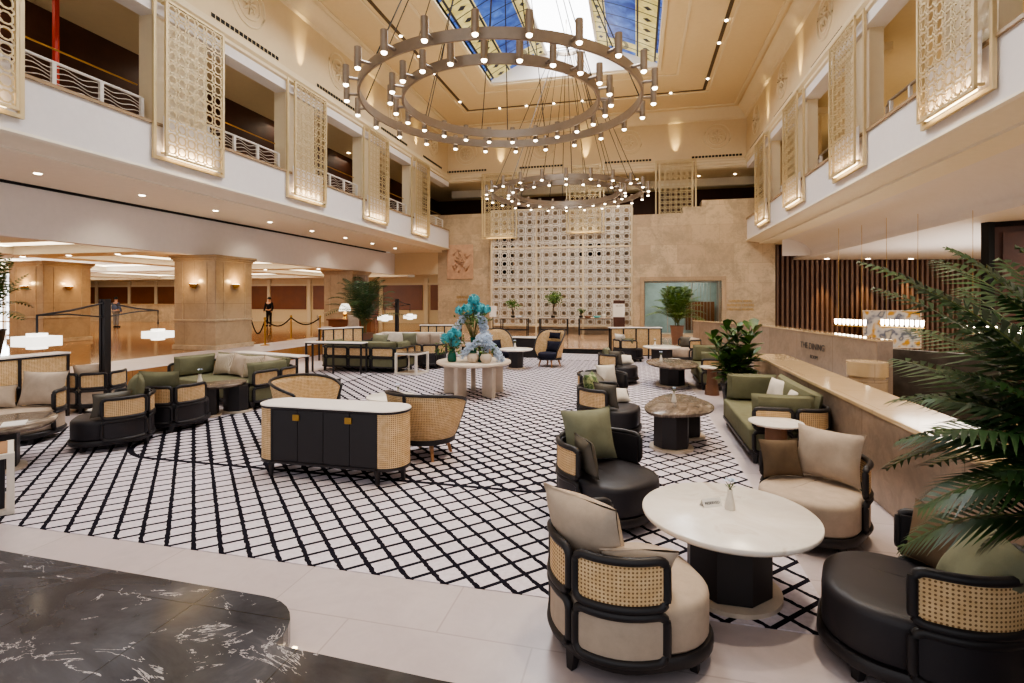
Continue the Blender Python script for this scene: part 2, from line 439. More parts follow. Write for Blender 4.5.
# raised landing of black marble in front, one rounded corner
lp = [(-11.3, .5), (4.5, .5), (4.5, 2.40), (-1.0, 2.45), (-1.93, 2.49)] + arc(-2.33, 2.50, .38, 0, 90, 8) + [(-4.6, 2.93), (-11.3, 3.15)]
struct(MB().bb(-1.925, -1.90, 2.5, 2.62, .01, .05), 'trim_step_light', 'strip')
struct(MB().prism(lp, -.1, .14), 'floor_landing', 'blackmarble')
struct(MB().bb(-47, -11.3, -2, 33.2, -.1, LZ), 'floor_lobby', 'lobbyfloor')
struct(MB().bb(-13.4, -11.3, 2, 19.6, LZ, LZ+.012), 'trim_1', 'floor')
struct(MB().bb(-11.3, 2.5, 19.6, 28.2, -.1, .2), 'floor_stage', 'stagefloor')
struct(MB().bb(-11.3, 2.0, 19.56, 19.6, 0, .17), 'trim_2', 'blackvoid')
struct(MB().bb(2.9, 24, 1, 31, -1.1, -1.0), 'floor_bar', 'tanwall')
# low parapet wall on the right with its polished cap
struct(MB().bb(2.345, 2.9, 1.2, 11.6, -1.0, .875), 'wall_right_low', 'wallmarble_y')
struct(MB().bb(2.325, 2.93, 1.2, 11.6, .875, .925), 'trim_3', 'capmarble', bevel=.012)
# bar wall beyond it (bends twice)
bw = [at(693, 20.0), at(762, 16.3), at(877, 10.4)]
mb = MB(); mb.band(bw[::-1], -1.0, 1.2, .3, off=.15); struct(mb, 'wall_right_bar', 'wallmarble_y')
mb = MB(); mb.band(bw[::-1], 1.2, 1.235, .34, off=.15); struct(mb, 'trim_4', 'capmarble')

# back wall in marble, with the window recess
def wall_with_hole(mb, x0, x1, z0, z1, hx0, hx1, hz0, hz1, y0, y1):
    mb.bb(x0, hx0, y0, y1, z0, z1); mb.bb(hx1, x1, y0, y1, z0, z1); mb.bb(hx0, hx1, y0, y1, hz1, z1); mb.bb(hx0, hx1, y0, y1, z0, hz0)
struct(MB().bb(-11.1, -.2, 28.0, 28.5, 0, 6.85), 'wall_back', 'wallmarble')
wm = MB(); wall_with_hole(wm, -.2, 6.4, 0, 6.3, .35, 4.0, .3, 2.95, 27.0, 28.0)
wm.bb(2.2, 6.4, 27.0, 28.0, 6.3, 6.6); wm.bb(3.1, 6.4, 27.0, 28.0, 6.6, 6.9)
struct(wm, 'wall_back_right', 'wallmarble')
mb = MB(); mb.bb(.15, .35, 26.93, 27.4, .3, 3.15); mb.bb(4.0, 4.2, 26.93, 27.4, .3, 3.15); mb.bb(.35, 4.0, 26.93, 27.4, 2.95, 3.15)
struct(mb, 'trim_5', 'pillar', bevel=.01)
w = thing('window_1', 'tall glazed opening with stone frame in the marble back wall', 'window', (0,0,0)); w['kind'] = 'structure'
mb = MB()
for x in (.38, 1.55, 2.75, 3.97): mb.bb(x-.02, x+.02, 28.2, 28.26, .3, 2.95)
mb.bb(.35, 4.0, 28.2, 28.26, 2.9, 2.95); mb.build('window_frame', 'steel', w)
MB().bb(.35, 4.0, 28.22, 28.235, .3, 2.95).build('pane', 'glass', w)
struct(MB().bb(-.5, 5.0, 31.5, 31.6, 0, 3.4), 'wall_back_room', 'tealroom')
mb = MB()
for k in range(9): mb.bb(2.6+k*.17, 2.63+k*.17, 30.8, 30.83, .3, 3.2)
struct(mb, 'trim_6', 'steel')
struct(MB().bb(2.7, 4.2, 30.9, 31.4, .3, 1.9), 'wall_back_panel', 'brownwood')

# ------- upper levels
def side(X, s, far, nm, mats):     # s = +1: gallery lies towards +X
    yy0 = -3
    o = lambda d: X+s*d
    mb = MB(); mb.bb(o(0), o(.3), yy0, far, 4.93, 5.88); struct(mb, f'wall_{nm}_fascia', 'fascia')
    mb = MB(); prof = [(0,4.93), (-.04,4.92), (-.05,4.87), (0,4.84), (.06,4.83), (.3,4.80), (.62,4.74), (.62,4.9), (.3,4.93)]
    mb.grid([[(o(a), y, z) for a, z in prof] for y in (yy0, far)])
    mb.add([(o(a), far, z) for a, z in prof], [tuple(range(len(prof)))]); struct(mb, f'trim_{nm}_lip', 'soffit')
    struct(MB().bb(o(-.05), o(.32), yy0, far, 5.88, 5.94), f'trim_{nm}_coping', 'pillar')
    # gallery slab, ceiling, back wall
    struct(MB().bb(o(.3), o(5.2), yy0, 31, 5.3, 5.88), f'floor_{nm}_gallery', 'soffit')
    struct(MB().bb(o(.3), o(5.2), yy0, 31, 8.62, 8.75), f'ceiling_{nm}_gallery', 'warmceil')
    gw = 2.75 if s < 0 else 4.7; struct(MB().bb(o(gw), o(gw+.3), yy0, 33, 5.9, 8.62), f'wall_{nm}_gallery', mats)
    struct(MB().bb(o(0), o(.45), yy0, far, 8.36, 8.62), f'trim_{nm}_lintel', 'fascia')
    mb = MB(); prof = [(.02,8.62), (-.06,8.66), (-.06,8.74), (-.14,8.8), (-.14,8.9), (0,8.96), (0,9.05)]
    mb.grid([[(o(a), y, z) for a, z in prof] for y in (yy0, far)]); mb.bb(o(.02), o(.4), yy0, far, 8.6, 9.05)
    struct(mb, f'trim_{nm}_cornice', 'creamtrim')
    struct(MB().bb(o(.12), o(.5), yy0, YB, 9.05, 11.5), f'wall_{nm}_upper', 'cream')
    mb = MB(); prof = [(.12,11.0), (.02,11.05), (.0,11.15), (-.1,11.3), (-.3,11.42), (-.34,11.5)]
    mb.grid([[(o(a), y, z) for a, z in prof] for y in (yy0, YB)]); struct(mb, f'trim_{nm}_crown', 'creamtrim', smooth=True)
side(XL, -1, 27.6, 'left', 'darkwood'); side(XR, 1, 27.0, 'right', 'tanwall')
# left underside, beam, lobby ceiling
struct(MB().bb(-13.8, -10.85, -3, 28, 4.72, 4.80), 'ceiling_left_soffit', 'soffit')
struct(MB().bb(-14.1, -13.8, -3, 28, 3.47, 4.70), 'wall_left_beam', 'fascia')
struct(MB().bb(-13.82, -13.74, -3, 26.8, 4.66, 4.725), 'trim_slot_shade', 'blackvoid')  # black strip standing in for the shade in the slot above the beam
struct(MB().bb(-14.1, -11.1, 28, 28.4, 3.47, 6.9), 'wall_back_left', 'cream')
mb = MB(); mb.bb(-47, -14.1, -3, 33.2, 3.75, 3.9); mb.bb(-14.1, -10.9, 28.4, 33.2, 3.75, 3.9)
for y in (4.0, 13.0, 21.6, 31): mb.bb(-47, -14.1, y-.5, y+.5, 3.47, 3.75)
for x in (-20, -27, -34, -41): mb.bb(x-.5, x+.5, -3, 33, 3.5, 3.75)
struct(mb, 'ceiling_lobby', 'soffit')
mb = MB()
for (x0, x1) in ((-19.2, -14.6), (-26.2, -20.8), (-33, -27.8), (-40, -35)):
    for (y0, y1) in ((4.9, 12.1), (13.9, 20.8), (22.6, 30.1)):
        mb.bb(x0, x1, y1-.3, y1, 3.70, 3.745); mb.bb(x0, x0+.3, y0, y1, 3.70, 3.745)
struct(mb, 'ceiling_cove_lights', 'cove')
# far lobby wall, wood panels between cream pilasters
struct(MB().bb(-47, -10.9, 33.0, 33.4, LZ, 3.9), 'wall_lobby', 'warmceil')
mb = MB()
for x0, x1 in ((-46,-42.5), (-42.2,-39.2), (-38.9,-36.6), (-36.3,-33.3), (-33,-29.5), (-29.2,-26.4), (-26.1,-23.2), (-22.6,-19.7), (-19.4,-17.4), (-17.1,-14.2), (-13.6,-11.2)): mb.bb(x0, x1, 32.94, 33.0, LZ+.9, 3.0)
mb.bb(-19.3, -17.5, 32.92, 33.0, LZ, 3.0)
struct(mb, 'trim_8', 'brownwood')
mb = MB()
for x in (-42.35, -39.05, -36.45, -33.15, -29.35, -26.25, -22.9, -19.55, -17.25, -13.9): mb.bb(x-.13, x+.13, 32.88, 33.0, LZ, 3.47)
mb.bb(-47, -11, 32.9, 33, 3.0, 3.14); struct(mb, 'trim_9', 'creamtrim')
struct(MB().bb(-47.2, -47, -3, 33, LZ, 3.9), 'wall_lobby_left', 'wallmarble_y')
# bright window strip far left and lit glass beyond
w = thing('window_2', 'tall daylit lobby window behind the leftmost pillar', 'window'); w['kind'] = 'structure'
MB().bb(-30.0, -23.6, 17.6, 17.7, LZ+.05, 3.2).build('pane', 'daylight', w)
mb = MB()
for x in (-30, -27.9, -25.8, -23.65): mb.bb(x-.05, x+.05, 17.5, 17.62, LZ, 3.25)
mb.bb(-30, -23.6, 17.5, 17.62, 3.2, 3.3); mb.bb(-30, -23.6, 17.5, 17.62, 1.0, 1.06); mb.build('window_frame', 'whitemetal', w)

# pillars
def pillar(x, y, s, label):
    p = thing('pillar', label, 'pillar', (x, y, LZ), 0, 'square marble lobby pillars'); p['kind'] = 'structure'
    h = s/2; MB().bb(-h, h, -h, h, 0, 3.0).build('shaft', 'pillar', p, bevel=.02)
    mb = MB(); mb.bb(-h-.03, h+.03, -h-.03, h+.03, .92, .99); mb.bb(-h-.05, h+.05, -h-.05, h+.05, 0, .15); mb.build('band', 'wallmarble', p, bevel=.01)
    mb = MB()
    for a, z0, z1 in ((.03, 2.88, 2.93), (.07, 2.93, 2.99), (.11, 2.99, 3.07)): mb.bb(-h-a, h+a, -h-a, h+a, z0, z1)
    mb.build('capital', 'pillar', p, bevel=.01)
    mb = MB()
    for a in (-.55, .55):
        mb.bb(a*s/1.9-.01, a*s/1.9+.01, -h-.012, -h, 1.0, 2.86); mb.bb(h, h+.012, a*s/1.9-.01, a*s/1.9+.01, 1.0, 2.86)
    mb.build('groove', 'wallmarble', p)
    return p
PILL = [((-13.95, 14.8), 1.62, 'square marble pillar behind the long green sofa'), ((-22.2, 15.5), 1.72, 'leftmost square marble pillar beside the daylit window'), ((-14.5, 24.0), 1.6, 'marble pillar behind the tall potted palm near the desk')]
for (x, y), s, l in PILL: pillar(x, y, s, l)
def sconce(x, y, z, r, label):
    t = thing('wall_sconce', label, 'wall lamp', (x, y, z), r, 'brass uplight sconces on the lobby pillars')
    mb = MB(); mb.stack([([(a*k, -.02-abs(b)*k) for a, b in arc(0, 0, 1, 180, 360, 12)], zz) for k, zz in ((.02,-.10), (.08,-.08), (.13,-.02), (.15,.04))]); mb.build('bowl', 'brass', t)
    MB().bb(-.06, .06, -.02, 0, -.12, .06).build('wall_plate', 'brass', t)
    MB().prism([(a*.13, -.02-abs(b)*.13) for a, b in arc(0, 0, 1, 180, 360, 12)], .035, .045).build('glowing_top', 'glow_hi', t)
    m = Matrix.Rotation(r, 3, 'Z') @ Vector((0, -.22, 0))
    l_ = bpy.data.lights.new('sconce_light', 'POINT'); l_.energy = 14; l_.color = (1,.66,.28); l_.shadow_soft_size = .05
    o = bpy.data.objects.new('sconce_light', l_); C.objects.link(o); o.location = (x+m.x, y+m.y, z+.14)
sconce(-13.95, 13.98, 2.5, 0, 'sconce on the camera side of the pillar behind the long green sofa')
sconce(-13.13, 14.8, 2.5, PI/2, 'sconce on the right side of the pillar behind the long green sofa')
sconce(-22.2, 14.63, 2.5, 0, 'sconce on the pale daylit side of the leftmost pillar')
sconce(-21.33, 15.5, 2.5, PI/2, 'sconce on the right side of the leftmost pillar')

# right-hand ceilings over the bar
struct(MB().bb(5.7, 6.4, -3, 27.4, 4.70, 4.80), 'ceiling_right_soffit', 'soffit')
mb = MB(); prof = [(6.3+1.2*math.sin(a*PI/20), 4.72-.75*(1-math.cos(a*PI/20))) for a in range(11)]
mb.grid([[(x, y, z) for x, z in prof] for y in (-3, 25.4)]); mb.add([(x, 25.4, z) for x, z in prof]+[(6.3, 25.4, 3.97)], [tuple(range(12))])
mb.bb(7.42, 7.5, -3, 25.4, 3.9, 4.0); struct(mb, 'trim_10', 'fascia', smooth=True)
struct(MB().bb(7.45, 24, -3, 31, 3.98, 4.1), 'ceiling_bar', 'fascia')
struct(MB().bb(6.3, 7.6, 25.4, 31, 4.72, 4.8), 'ceiling_bar_return', 'soffit')
mb = MB(); sp = arc(7.4, 22, 9.5, -75, 35, 24)
mb.band(sp, 3.965, 3.985, .03); struct(mb, 'trim_11', 'soffit')
# walnut slat wall
A, B = Vector((*at(771, 25.6), 0)), Vector((*at(1060, 25.2), 0)); dv = (B-A); Ls = dv.length; dv.normalize(); ang = math.atan2(dv.y, dv.x)
nv = Vector((dv.y, -dv.x, 0))
mb = MB(); mb.box(tuple((A+B)/2 - nv*.12 + Vector((0,0,1.9))), (Ls, .08, 5.8), ang); struct(mb, 'wall_right_bar_backing', 'darkwood')
sl = thing('slat_screen', 'walnut slat wall lining the far side of the bar', 'wall panelling'); sl['kind'] = 'structure'
mb = MB(); n = int(Ls/.24)
for k in range(n+1):
    p = A + dv*(k*.24+.05); mb.box((p.x, p.y, 1.9), (.10, .14, 5.8), ang)
mb.build('slat', 'slatwood', sl, smooth=False)
# near wood wall at far right, behind the palm
p0, p1 = at(983, 13.2), at(1100, 12.0)
mb = MB(); mb.band([p1, p0], -1, 4.0, .1); struct(mb, 'wall_right_near', 'darkwood')
mb = MB(); mb.band([p1, p0], 3.85, 3.98, .2, off=.05); mb.band([at(990, 13.0), at(982, 13.2)], -1, 3.98, .16, off=.05); struct(mb, 'trim_12', 'blackvoid')
q0, q1 = at(1003, 12.85), at(1090, 12.0); mb = MB(); mb.band([q1, q0], 0, 3.7, .05, off=.02); struct(mb, 'trim_13', 'darkwood')

# ------- ceiling with the skylight opening
mb = MB(); cz0, cz1 = 11.5, 11.7; xs = (-10.7, -6.2, .8, 5.6)
mb.bb(xs[0], xs[1], -3, 28.2, cz0, cz1); mb.bb(xs[2], xs[3], -3, 28.2, cz0, cz1); mb.bb(xs[1], xs[2], 22, 28.2, cz0, cz1); mb.bb(xs[1], xs[2], -3, 5, cz0, cz1)
struct(mb, 'ceiling', 'warmceil')
def rect_ring(mb, x0, x1, y0, y1, w, z0, z1):
    mb.bb(x0, x1, y0, y0+w, z0, z1); mb.bb(x0, x1, y1-w, y1, z0, z1); mb.bb(x0, x0+w, y0+w, y1-w, z0, z1); mb.bb(x1-w, x1, y0+w, y1-w, z0, z1)
mb = MB(); rect_ring(mb, -9.9, 4.7, 1, 27.0, .14, 11.44, 11.5); rect_ring(mb, -7.1, 1.7, 4, 22.9, .1, 11.46, 11.5); rect_ring(mb, -6.35, .95, 4.9, 22.15, .15, 11.42, 11.5)
struct(mb, 'trim_14', 'creamtrim')
mb = MB(); rect_ring(mb, -8.3, 3.0, 3, 24.9, .13, 11.485, 11.497); struct(mb, 'trim_15', 'slotbrown')  # ceiling slot as a flat strip, its shade put in as brown
mb = MB(); rect_ring(mb, -8.5, 3.2, 2.8, 25.1, .06, 11.46, 11.5); struct(mb, 'trim_16', 'creamtrim')
for side_, x in (('l', -8.24), ('r', 2.94)):
    for k in range(10):
        y = 9.2+k*1.6
        if k in (3, 4, 8): continue
        o = MB().lathe([(.0,-.03),(.05,-.03),(.06,0)], 10).build('ceiling_spotlight', 'glow_hi'); o.location = (x, y, 11.485)
        tag(o, ('small recessed spotlight in the ceiling slot left of the skylight' if side_ == 'l' else 'small recessed spotlight in the ceiling slot right of the skylight'), 'ceiling light', 'ceiling slot spotlights %s of the skylight' % ('left' if side_ == 'l' else 'right'))
for k in range(7):
    if k in (0, 2): pass
    o = MB().lathe([(.0,-.03),(.05,-.03),(.06,0)], 10).build('ceiling_spotlight', 'glow_hi'); o.location = (-6.6+k*1.35, 24.84, 11.485)
    tag(o, 'small recessed spotlight in the ceiling slot beyond the skylight', 'ceiling light', 'ceiling slot spotlights beyond the skylight')
# barrel vault of stained glass
V = thing('window_3', 'vaulted stained glass skylight with bright centre strip', 'skylight'); V['kind'] = 'structure'
def vault_side(s):
    rows, uvs = [], []
    for i in range(2):
        y = 5+17*i; r_, u_ = [], []
        for k in range(13):
            t = k/12; a = t*math.radians(62); d = 2.45*math.sin(a)/math.sin(math.radians(62)); z = 11.62 + 1.0*(1-((1-t)**1.7))
            x = -6.2+d if s < 0 else .8-d; r_.append((x, y, z)); u_.append((t, y))
        rows.append(r_); uvs.append(u_)
    return MB().grid(rows, uvs=uvs)
for s in (-1, 1): vault_side(s).build('stained_glass_panel', 'stained', V)
MB().bb(-3.8, -1.6, 5, 22, 12.66, 12.7).build('centre_pane', 'sky', V)
mb = MB(); op = [(-6.2,11.6)] + [(-6.2+2.45*math.sin(t/12*math.radians(62))/math.sin(math.radians(62)), 11.62+1.0*(1-((1-t/12)**1.7))) for t in range(13)]
op += [(-5.4-x, z) for x, z in op[::-1]]
mb.add([(x, 22, z) for x, z in op], [tuple(range(len(op)))]); mb.bb(-6.3, -6.2, 5, 22, 11.5, 11.66); mb.bb(.8, .9, 5, 22, 11.5, 11.66); mb.bb(-6.2, .8, 21.9, 22.0, 11.5, 11.7); mb.build('end_wall', 'fascia', V)
mb = MB()
for x in (-3.78, -1.62): mb.bb(x-.05, x+.05, 5, 22, 12.52, 12.66)
mb.build('glazing_bar', 'whitemetal', V)

# upper back wall
struct(MB().bb(-10.5, 5.4, 27.75, 28.2, 9.05, 11.5), 'wall_back_upper', 'cream')
mb = MB(); prof = [(.1,8.6), (-.06,8.66), (-.06,8.74), (-.14,8.8), (-.14,8.9), (0,8.96), (0,9.05)]
mb.grid([[(x, 27.72+a, z) for a, z in prof] for x in (5.4, -10.5)]); mb.bb(-10.5, 5.4, 27.74, 28.1, 8.6, 9.05); struct(mb, 'trim_17', 'creamtrim')
mb = MB(); prof = [(.03,11.0), (-.07,11.05), (-.1,11.15), (-.2,11.3), (-.4,11.42), (-.44,11.5)]
mb.grid([[(x, 27.72+a, z) for a, z in prof] for x in (5.4, -10.5)]); struct(mb, 'trim_18', 'creamtrim', smooth=True)
struct(MB().bb(-16, 12, 28, 34, 8.62, 8.72), 'ceiling_back_gallery', 'warmceil')
struct(MB().bb(-16, 12, 33, 33.2, 5.3, 8.62), 'wall_back_gallery', 'darkwood')
struct(MB().bb(-16, 12, 28.5, 33, 5.7, 5.88), 'floor_back_gallery', 'soffit')
mb = MB(); mb.bb(-11, 7, 30.0, 30.3, 8.2, 8.62); struct(mb, 'trim_19', 'soffit')

# vents and medallions on the upper walls
def vent(x, y, ax, L):
    v = thing('air_vent', 'black slotted air vent above the cornice', 'air vent', (x, y, 9.22), 0, 'black slotted vents above the cornice'); v['label'] = {'l':'black slotted air vent above the left cornice','r':'black slotted air vent above the right cornice','b':'black slotted air vent on the far upper wall'}[ax]
    v['group'] = v['label'] + 's'
    mb = MB(); n = int(L/.16)
    for k in range(n):
        a = -L/2+.16*k
        if ax == 'b': mb.bb(a, a+.12, -.012, 0, -.05, .05)
        else: mb.bb(-.012 if ax == 'r' else 0, 0 if ax == 'r' else .012, a, a+.12, -.05, .05)
    mb.build('slot', 'blackvoid', v, smooth=False)
def medallion(x, y, ax):
    lab = {'l':'round plaster medallion on the left upper wall','r':'round plaster medallion on the right upper wall','b':'round plaster medallion on the far upper wall'}[ax]
    v = thing('wall_medallion', lab, 'wall ornament', (x, y, 10.2), {'l':PI/2,'r':-PI/2,'b':0}[ax], lab+'s')
    for r, w in ((.62,.03), (.42,.025)): MB().tube([(r*math.cos(a), -.01, r*math.sin(a)) for a in [2*PI*k/28 for k in range(28)]], w, 5, True).build('ring', 'creamtrim', v)
    mb = MB()
    for k in range(8):
        a = 2*PI*k/8; mb.tube([(.06*math.cos(a), -.02, .06*math.sin(a)), (.18*math.cos(a+.2), -.05, .18*math.sin(a+.2)), (.3*math.cos(a), -.01, .3*math.sin(a))], [.02,.045,.015], 5)
    mb.build('rosette', 'creamtrim', v)
SY = [5.6, 10.05, 14.5, 19.0, 23.4]
for k, y in enumerate(SY):
    for ax, x in (('l', XL-.12), ('r', XR+.12)):
        vent(x, y+2.2, ax, 2.6); medallion(x, y+2.2, ax)
for x in (-7.3+2.25, -2.7+2.25, 3.9, -9.3): vent(x, 27.75, 'b', 2.4)
for x in (-5.0, -.4, 3.9, -9.3): medallion(x, 27.75, 'b')

# ------- lattice screens
def lattice(mb, w, h, p, t, bar, y=0.0, z0=0.0, hv=.6, q=.31):
    nx, nz = max(2, round(w/p)), max(2, round(h/p)); px, pz = w/nx, h/nz; x0 = -w/2
    bh = bar*hv
    for i in range(nx+1 if hv else 0): mb.bb(x0+i*px-bh/2, x0+i*px+bh/2, y-t/2, y+t/2, z0, z0+h)
    for j in range(nz+1 if hv else 0): mb.bb(x0, x0+w, y-t/2, y+t/2, z0+j*pz-bh/2, z0+j*pz+bh/2)
    oc = [(q*px*math.cos(PI/8+PI/4*k)/math.cos(PI/8), q*pz*math.sin(PI/8+PI/4*k)/math.cos(PI/8)) for k in range(8)]
    def seg(xa, za, xb, zb, b_):
        L = math.hypot(xb-xa, zb-za); nx_, nz_ = -(zb-za)/L*b_/2, (xb-xa)/L*b_/2
        o = [(xa+nx_, za+nz_), (xa-nx_, za-nz_), (xb-nx_, zb-nz_), (xb+nx_, zb+nz_)]
        mb.add([(x, y-t*.4, z) for x, z in o]+[(x, y+t*.4, z) for x, z in o], [(0,1,2,3), (7,6,5,4), (0,4,5,1), (2,6,7,3)])
    for i in range(nx):
        for j in range(nz):
            cx, cz = x0+(i+.5)*px, z0+(j+.5)*pz
            for k in range(8):
                a_, b_ = oc[k], oc[(k+1) % 8]; seg(cx+a_[0], cz+a_[1], cx+b_[0], cz+b_[1], bar*.9)
            for sx in (-1, 1):
                for sz in (-1, 1):
                    seg(cx+sx*q*.71*px, cz+sz*q*.71*pz, cx+sx*.5*px, cz+sz*.5*pz, bar*.9)
def screen_proto():
    t = thing('lattice_screen', 'x', 'lattice screen', (0,0,0), 0, 'gold lattice light screens along the galleries')
    W_, Hh = 2.0, 3.6
    mb = MB(); mb.bb(-W_/2, -W_/2+.07, -.03, .03, 0, Hh); mb.bb(W_/2-.07, W_/2, -.03, .03, 0, Hh); mb.bb(-W_/2+.07, W_/2-.07, -.03, .03, 0, .07); mb.bb(-W_/2+.07, W_/2-.07, -.03, .03, Hh-.07, Hh)
    mb.build('back_frame', 'gold', t, smooth=False)
    w2 = 1.66
    mb = MB(); mb.bb(-w2/2, -w2/2+.05, -.17, -.12, .08, Hh-.06); mb.bb(w2/2-.05, w2/2, -.17, -.12, .08, Hh-.06); mb.bb(-w2/2, w2/2, -.17, -.12, .08, .13); mb.bb(-w2/2, w2/2, -.17, -.12, Hh-.11, Hh-.06)
    for x in (-w2/2+.03, w2/2-.03):
        for z in (.15, Hh-.15): mb.bb(x-.02, x+.02, -.12, -.02, z-.02, z+.02)
    mb.build('front_frame', 'gold', t, smooth=False)
    mb = MB(); lattice(mb, w2-.1, Hh-.24,   .26, .025, .028, y=-.145, z0=.13, hv=0, q=.37); mb.build('lattice', 'gold', t, smooth=False)
    MB().bb(-.78, .78, -.045, -.035, .1, .98).build('backing_panel', 'fascia', t, smooth=False)
    MB().bb(-.7, .7, -.11, -.05, .09, .12).build('light_strip', 'strip', t, smooth=False)
    return t
SP = screen_proto()
ordn = ['nearest', 'second', 'third', 'fourth', 'farthest']
first = True
def spot(loc, d, energy, size, col=(1,.78,.5), blend=.6, rad=.08):
    l_ = bpy.data.lights.new('spot', 'SPOT'); l_.energy = energy; l_.spot_size = math.radians(size); l_.spot_blend = blend; l_.color = col; l_.shadow_soft_size = rad
    o = bpy.data.objects.new('spot_light', l_); C.objects.link(o); o.location = loc
    o.rotation_euler = Vector(d).to_track_quat('-Z', 'Y').to_euler(); return o
for sgn, X, nm in ((-1, XL, 'left'), (1, XR, 'right')):
    for k, y in enumerate(SY):
        lab = f'gold lattice screen on the {nm} gallery, {ordn[k]} from the camera'
        if k == 4: lab = f'gold lattice screen on the {nm} gallery, closest to the marble back wall'
        if k == 0 and sgn > 0: continue
        r = PI/2 if sgn < 0 else -PI/2
        loc = (X-sgn*.06, y+(.12 if sgn < 0 else 0), 5.13)
        if first: SP.location = loc; SP.rotation_euler = (0,0,r); SP['label'] = lab; first = False
        else: dup(SP, lab, loc, r)
        spot((X-sgn*.20, y+.0, 8.98), (sgn*.30, 0, 1), 220, 34, (1,.74,.30), 1.0, .03)
        l_ = bpy.data.lights.new('screen_wash', 'AREA'); l_.shape = 'RECTANGLE'; l_.size = 1.4; l_.size_y = .1; l_.energy = 16; l_.color = (1,.74,.42)
        o = bpy.data.objects.new('screen_wash_light', l_); C.objects.link(o); o.location = (X-sgn*.13, y, 5.30); o.rotation_euler = (PI-.15*0, 0, PI/2)
for x, y, z, l in ((-7.3, 27.5, 5.33, 'gold lattice screen high on the far wall, left of the chandelier'), (-2.65, 27.5, 5.5, 'gold lattice screen on the far wall hidden behind the small chandelier'), (1.9, 27.6, 5.5, 'gold lattice screen on the far wall, right, above the stepped marble')):
    q_ = dup(SP, l, (x, y-.1, z), 0)
    for k_ in kids(q_):
        if k_.name.startswith('backing'): bpy.data.objects.remove(k_)
    spot((x, 27.45, 9.1), (0, .30, 1), 220, 34, (1,.74,.30), 1.0, .03)
# piers behind the screens
mb = MB(); mr = MB()
for y in SY:
    mb.bb(XL-.5, XL-.1, y-.72, y+.72, 5.94, 8.4)
    for s in (.6,):
        seg = 40; out = []
        for k in range(seg): rr = .40-(.03 if k % 2 else 0); out.append((XR+.52+rr*math.cos(2*PI*k/seg), y+s+rr*math.sin(2*PI*k/seg)))
        mr.prism(out, 5.94, 8.3)
    mr.bb(XR+.08, XR+.98, y+.14, y+1.06, 8.2, 8.4); mr.bb(XR+.1, XR+.4, y-.8, y+.3, 5.94, 8.4); mr.bb(XR+.08, XR+.98, y+.14, y+1.06, 5.94, 6.1)
struct(mb, 'wall_left_piers', 'creamtrim'); struct(mr, 'wall_right_columns', 'creamtrim')
# railings
def railing(label, y0, y1):
    t = thing('balcony_railing', label, 'railing', (XL-.22, (y0+y1)/2, 5.94), 0, 'white metal railings of the left gallery')
    L = y1-y0; n = 3
    for k in range(n+1):
        y = -L/2+L*k/n; MB().bb(-.03, .03, y-.035, y+.035, 0, .5).build('post', 'whitemetal', t)
    MB().tube([(0, -L/2, .5), (0, L/2, .5)], .03, 8).build('top_rail', 'whitemetal', t)
    mb = MB()
    for j in range(5):
        z = .07+.085*j
        mb.tube([(0, -L/2+L*k/30, z+.035*math.sin(k*.9+j*.8)) for k in range(31)], .009, 4)
    mb.build('wavy_wires', 'whitemetal', t)
    MB().tube([(-.12, -L/2, .8), (-.12, L/2, .8)], .018, 6).build('handrail', 'brass', t)
for k in range(5):
    y0 = SY[k]+.9; y1 = SY[k+1]-.9 if k < 4 else 27.2
    railing(['white wave-wired railing nearest the camera on the left gallery', 'white wave-wired railing in the second bay of the left gallery', 'white wave-wired railing in the third bay of the left gallery', 'white wave-wired railing in the fourth bay of the left gallery', 'short white railing at the far end of the left gallery'][k], y0, y1)
def brail(label, y0, y1):
    t = thing('balcony_railing', label, 'railing', (XR+.3, (y0+y1)/2, 5.94), 0, 'dark bronze railings of the right gallery'); L = y1-y0
    MB().tube([(0, -L/2, .18), (0, -L/2, .42), (0, -L/2+.1, .5), (0, L/2-.1, .5), (0, L/2, .42), (0, L/2, .18)], .035, 8).build('handrail', 'steel', t)
    MB().tube([(0, -L/2, .2), (0, L/2, .2)], .02, 6).build('lower_rail', 'brass', t)
    for y in (-L/2+.2, -.0, L/2-.2): MB().bb(-.03, .03, y-.03, y+.03, 0, .48).build('post', 'whitemetal', t)
for k in range(5):
    y0 = SY[k]+1.2 if k != 0 else 7.2; y1 = SY[k+1]-1.2 if k < 4 else 26.8
    brail(['bronze railing nearest the camera on the right gallery', 'bronze railing in the second bay of the right gallery', 'bronze railing in the third bay of the right gallery', 'bronze railing in the fourth bay of the right gallery', 'bronze railing at the far end of the right gallery'][k], y0, y1)
brail('bronze railing at the top right corner of the right gallery', 3.0, 4.6)
o = MB().tube([(XL-1.6, 8.4, 5.9), (XL-1.6, 8.4, 8.6)], .06, 8).build('standpipe', plain('red_paint', srgb(196,50,30), .4)); tag(o, 'red vertical pipe on the upper left gallery', 'pipe')

# the big lattice wall on the stage
t = thing('lattice_wall', 'large cream lattice screen standing against the marble back wall', 'lattice screen', (-4.02, 27.55, 0))
mb = MB(); lattice(mb, 7.45, 6.25, .46, .04, .068, z0=.62, hv=.75); mb.build('lattice', 'ceramic', t, smooth=False)
mb = MB(); rect = [(-3.75, .6), (3.75, .6)]
for x in (-3.75, -1.25, 1.25, 3.75): mb.bb(x-.05, x+.05, -.05, .05, .2, 6.9)
for z in (.62, 2.7, 4.8, 6.87): mb.bb(-3.75, 3.75, -.045, .045, z-.045, z+.045)
mb.build('frame', 'creamtrim', t, smooth=False)
mb = MB(); mb.bb(-7.6, -6.7, 27.95, 28.01, 3.2, 5.5); mb.bb(-3.2, -1.9, 27.95, 28.01, 4.3, 5.0); struct(mb, 'trim_20', 'blackvoid')
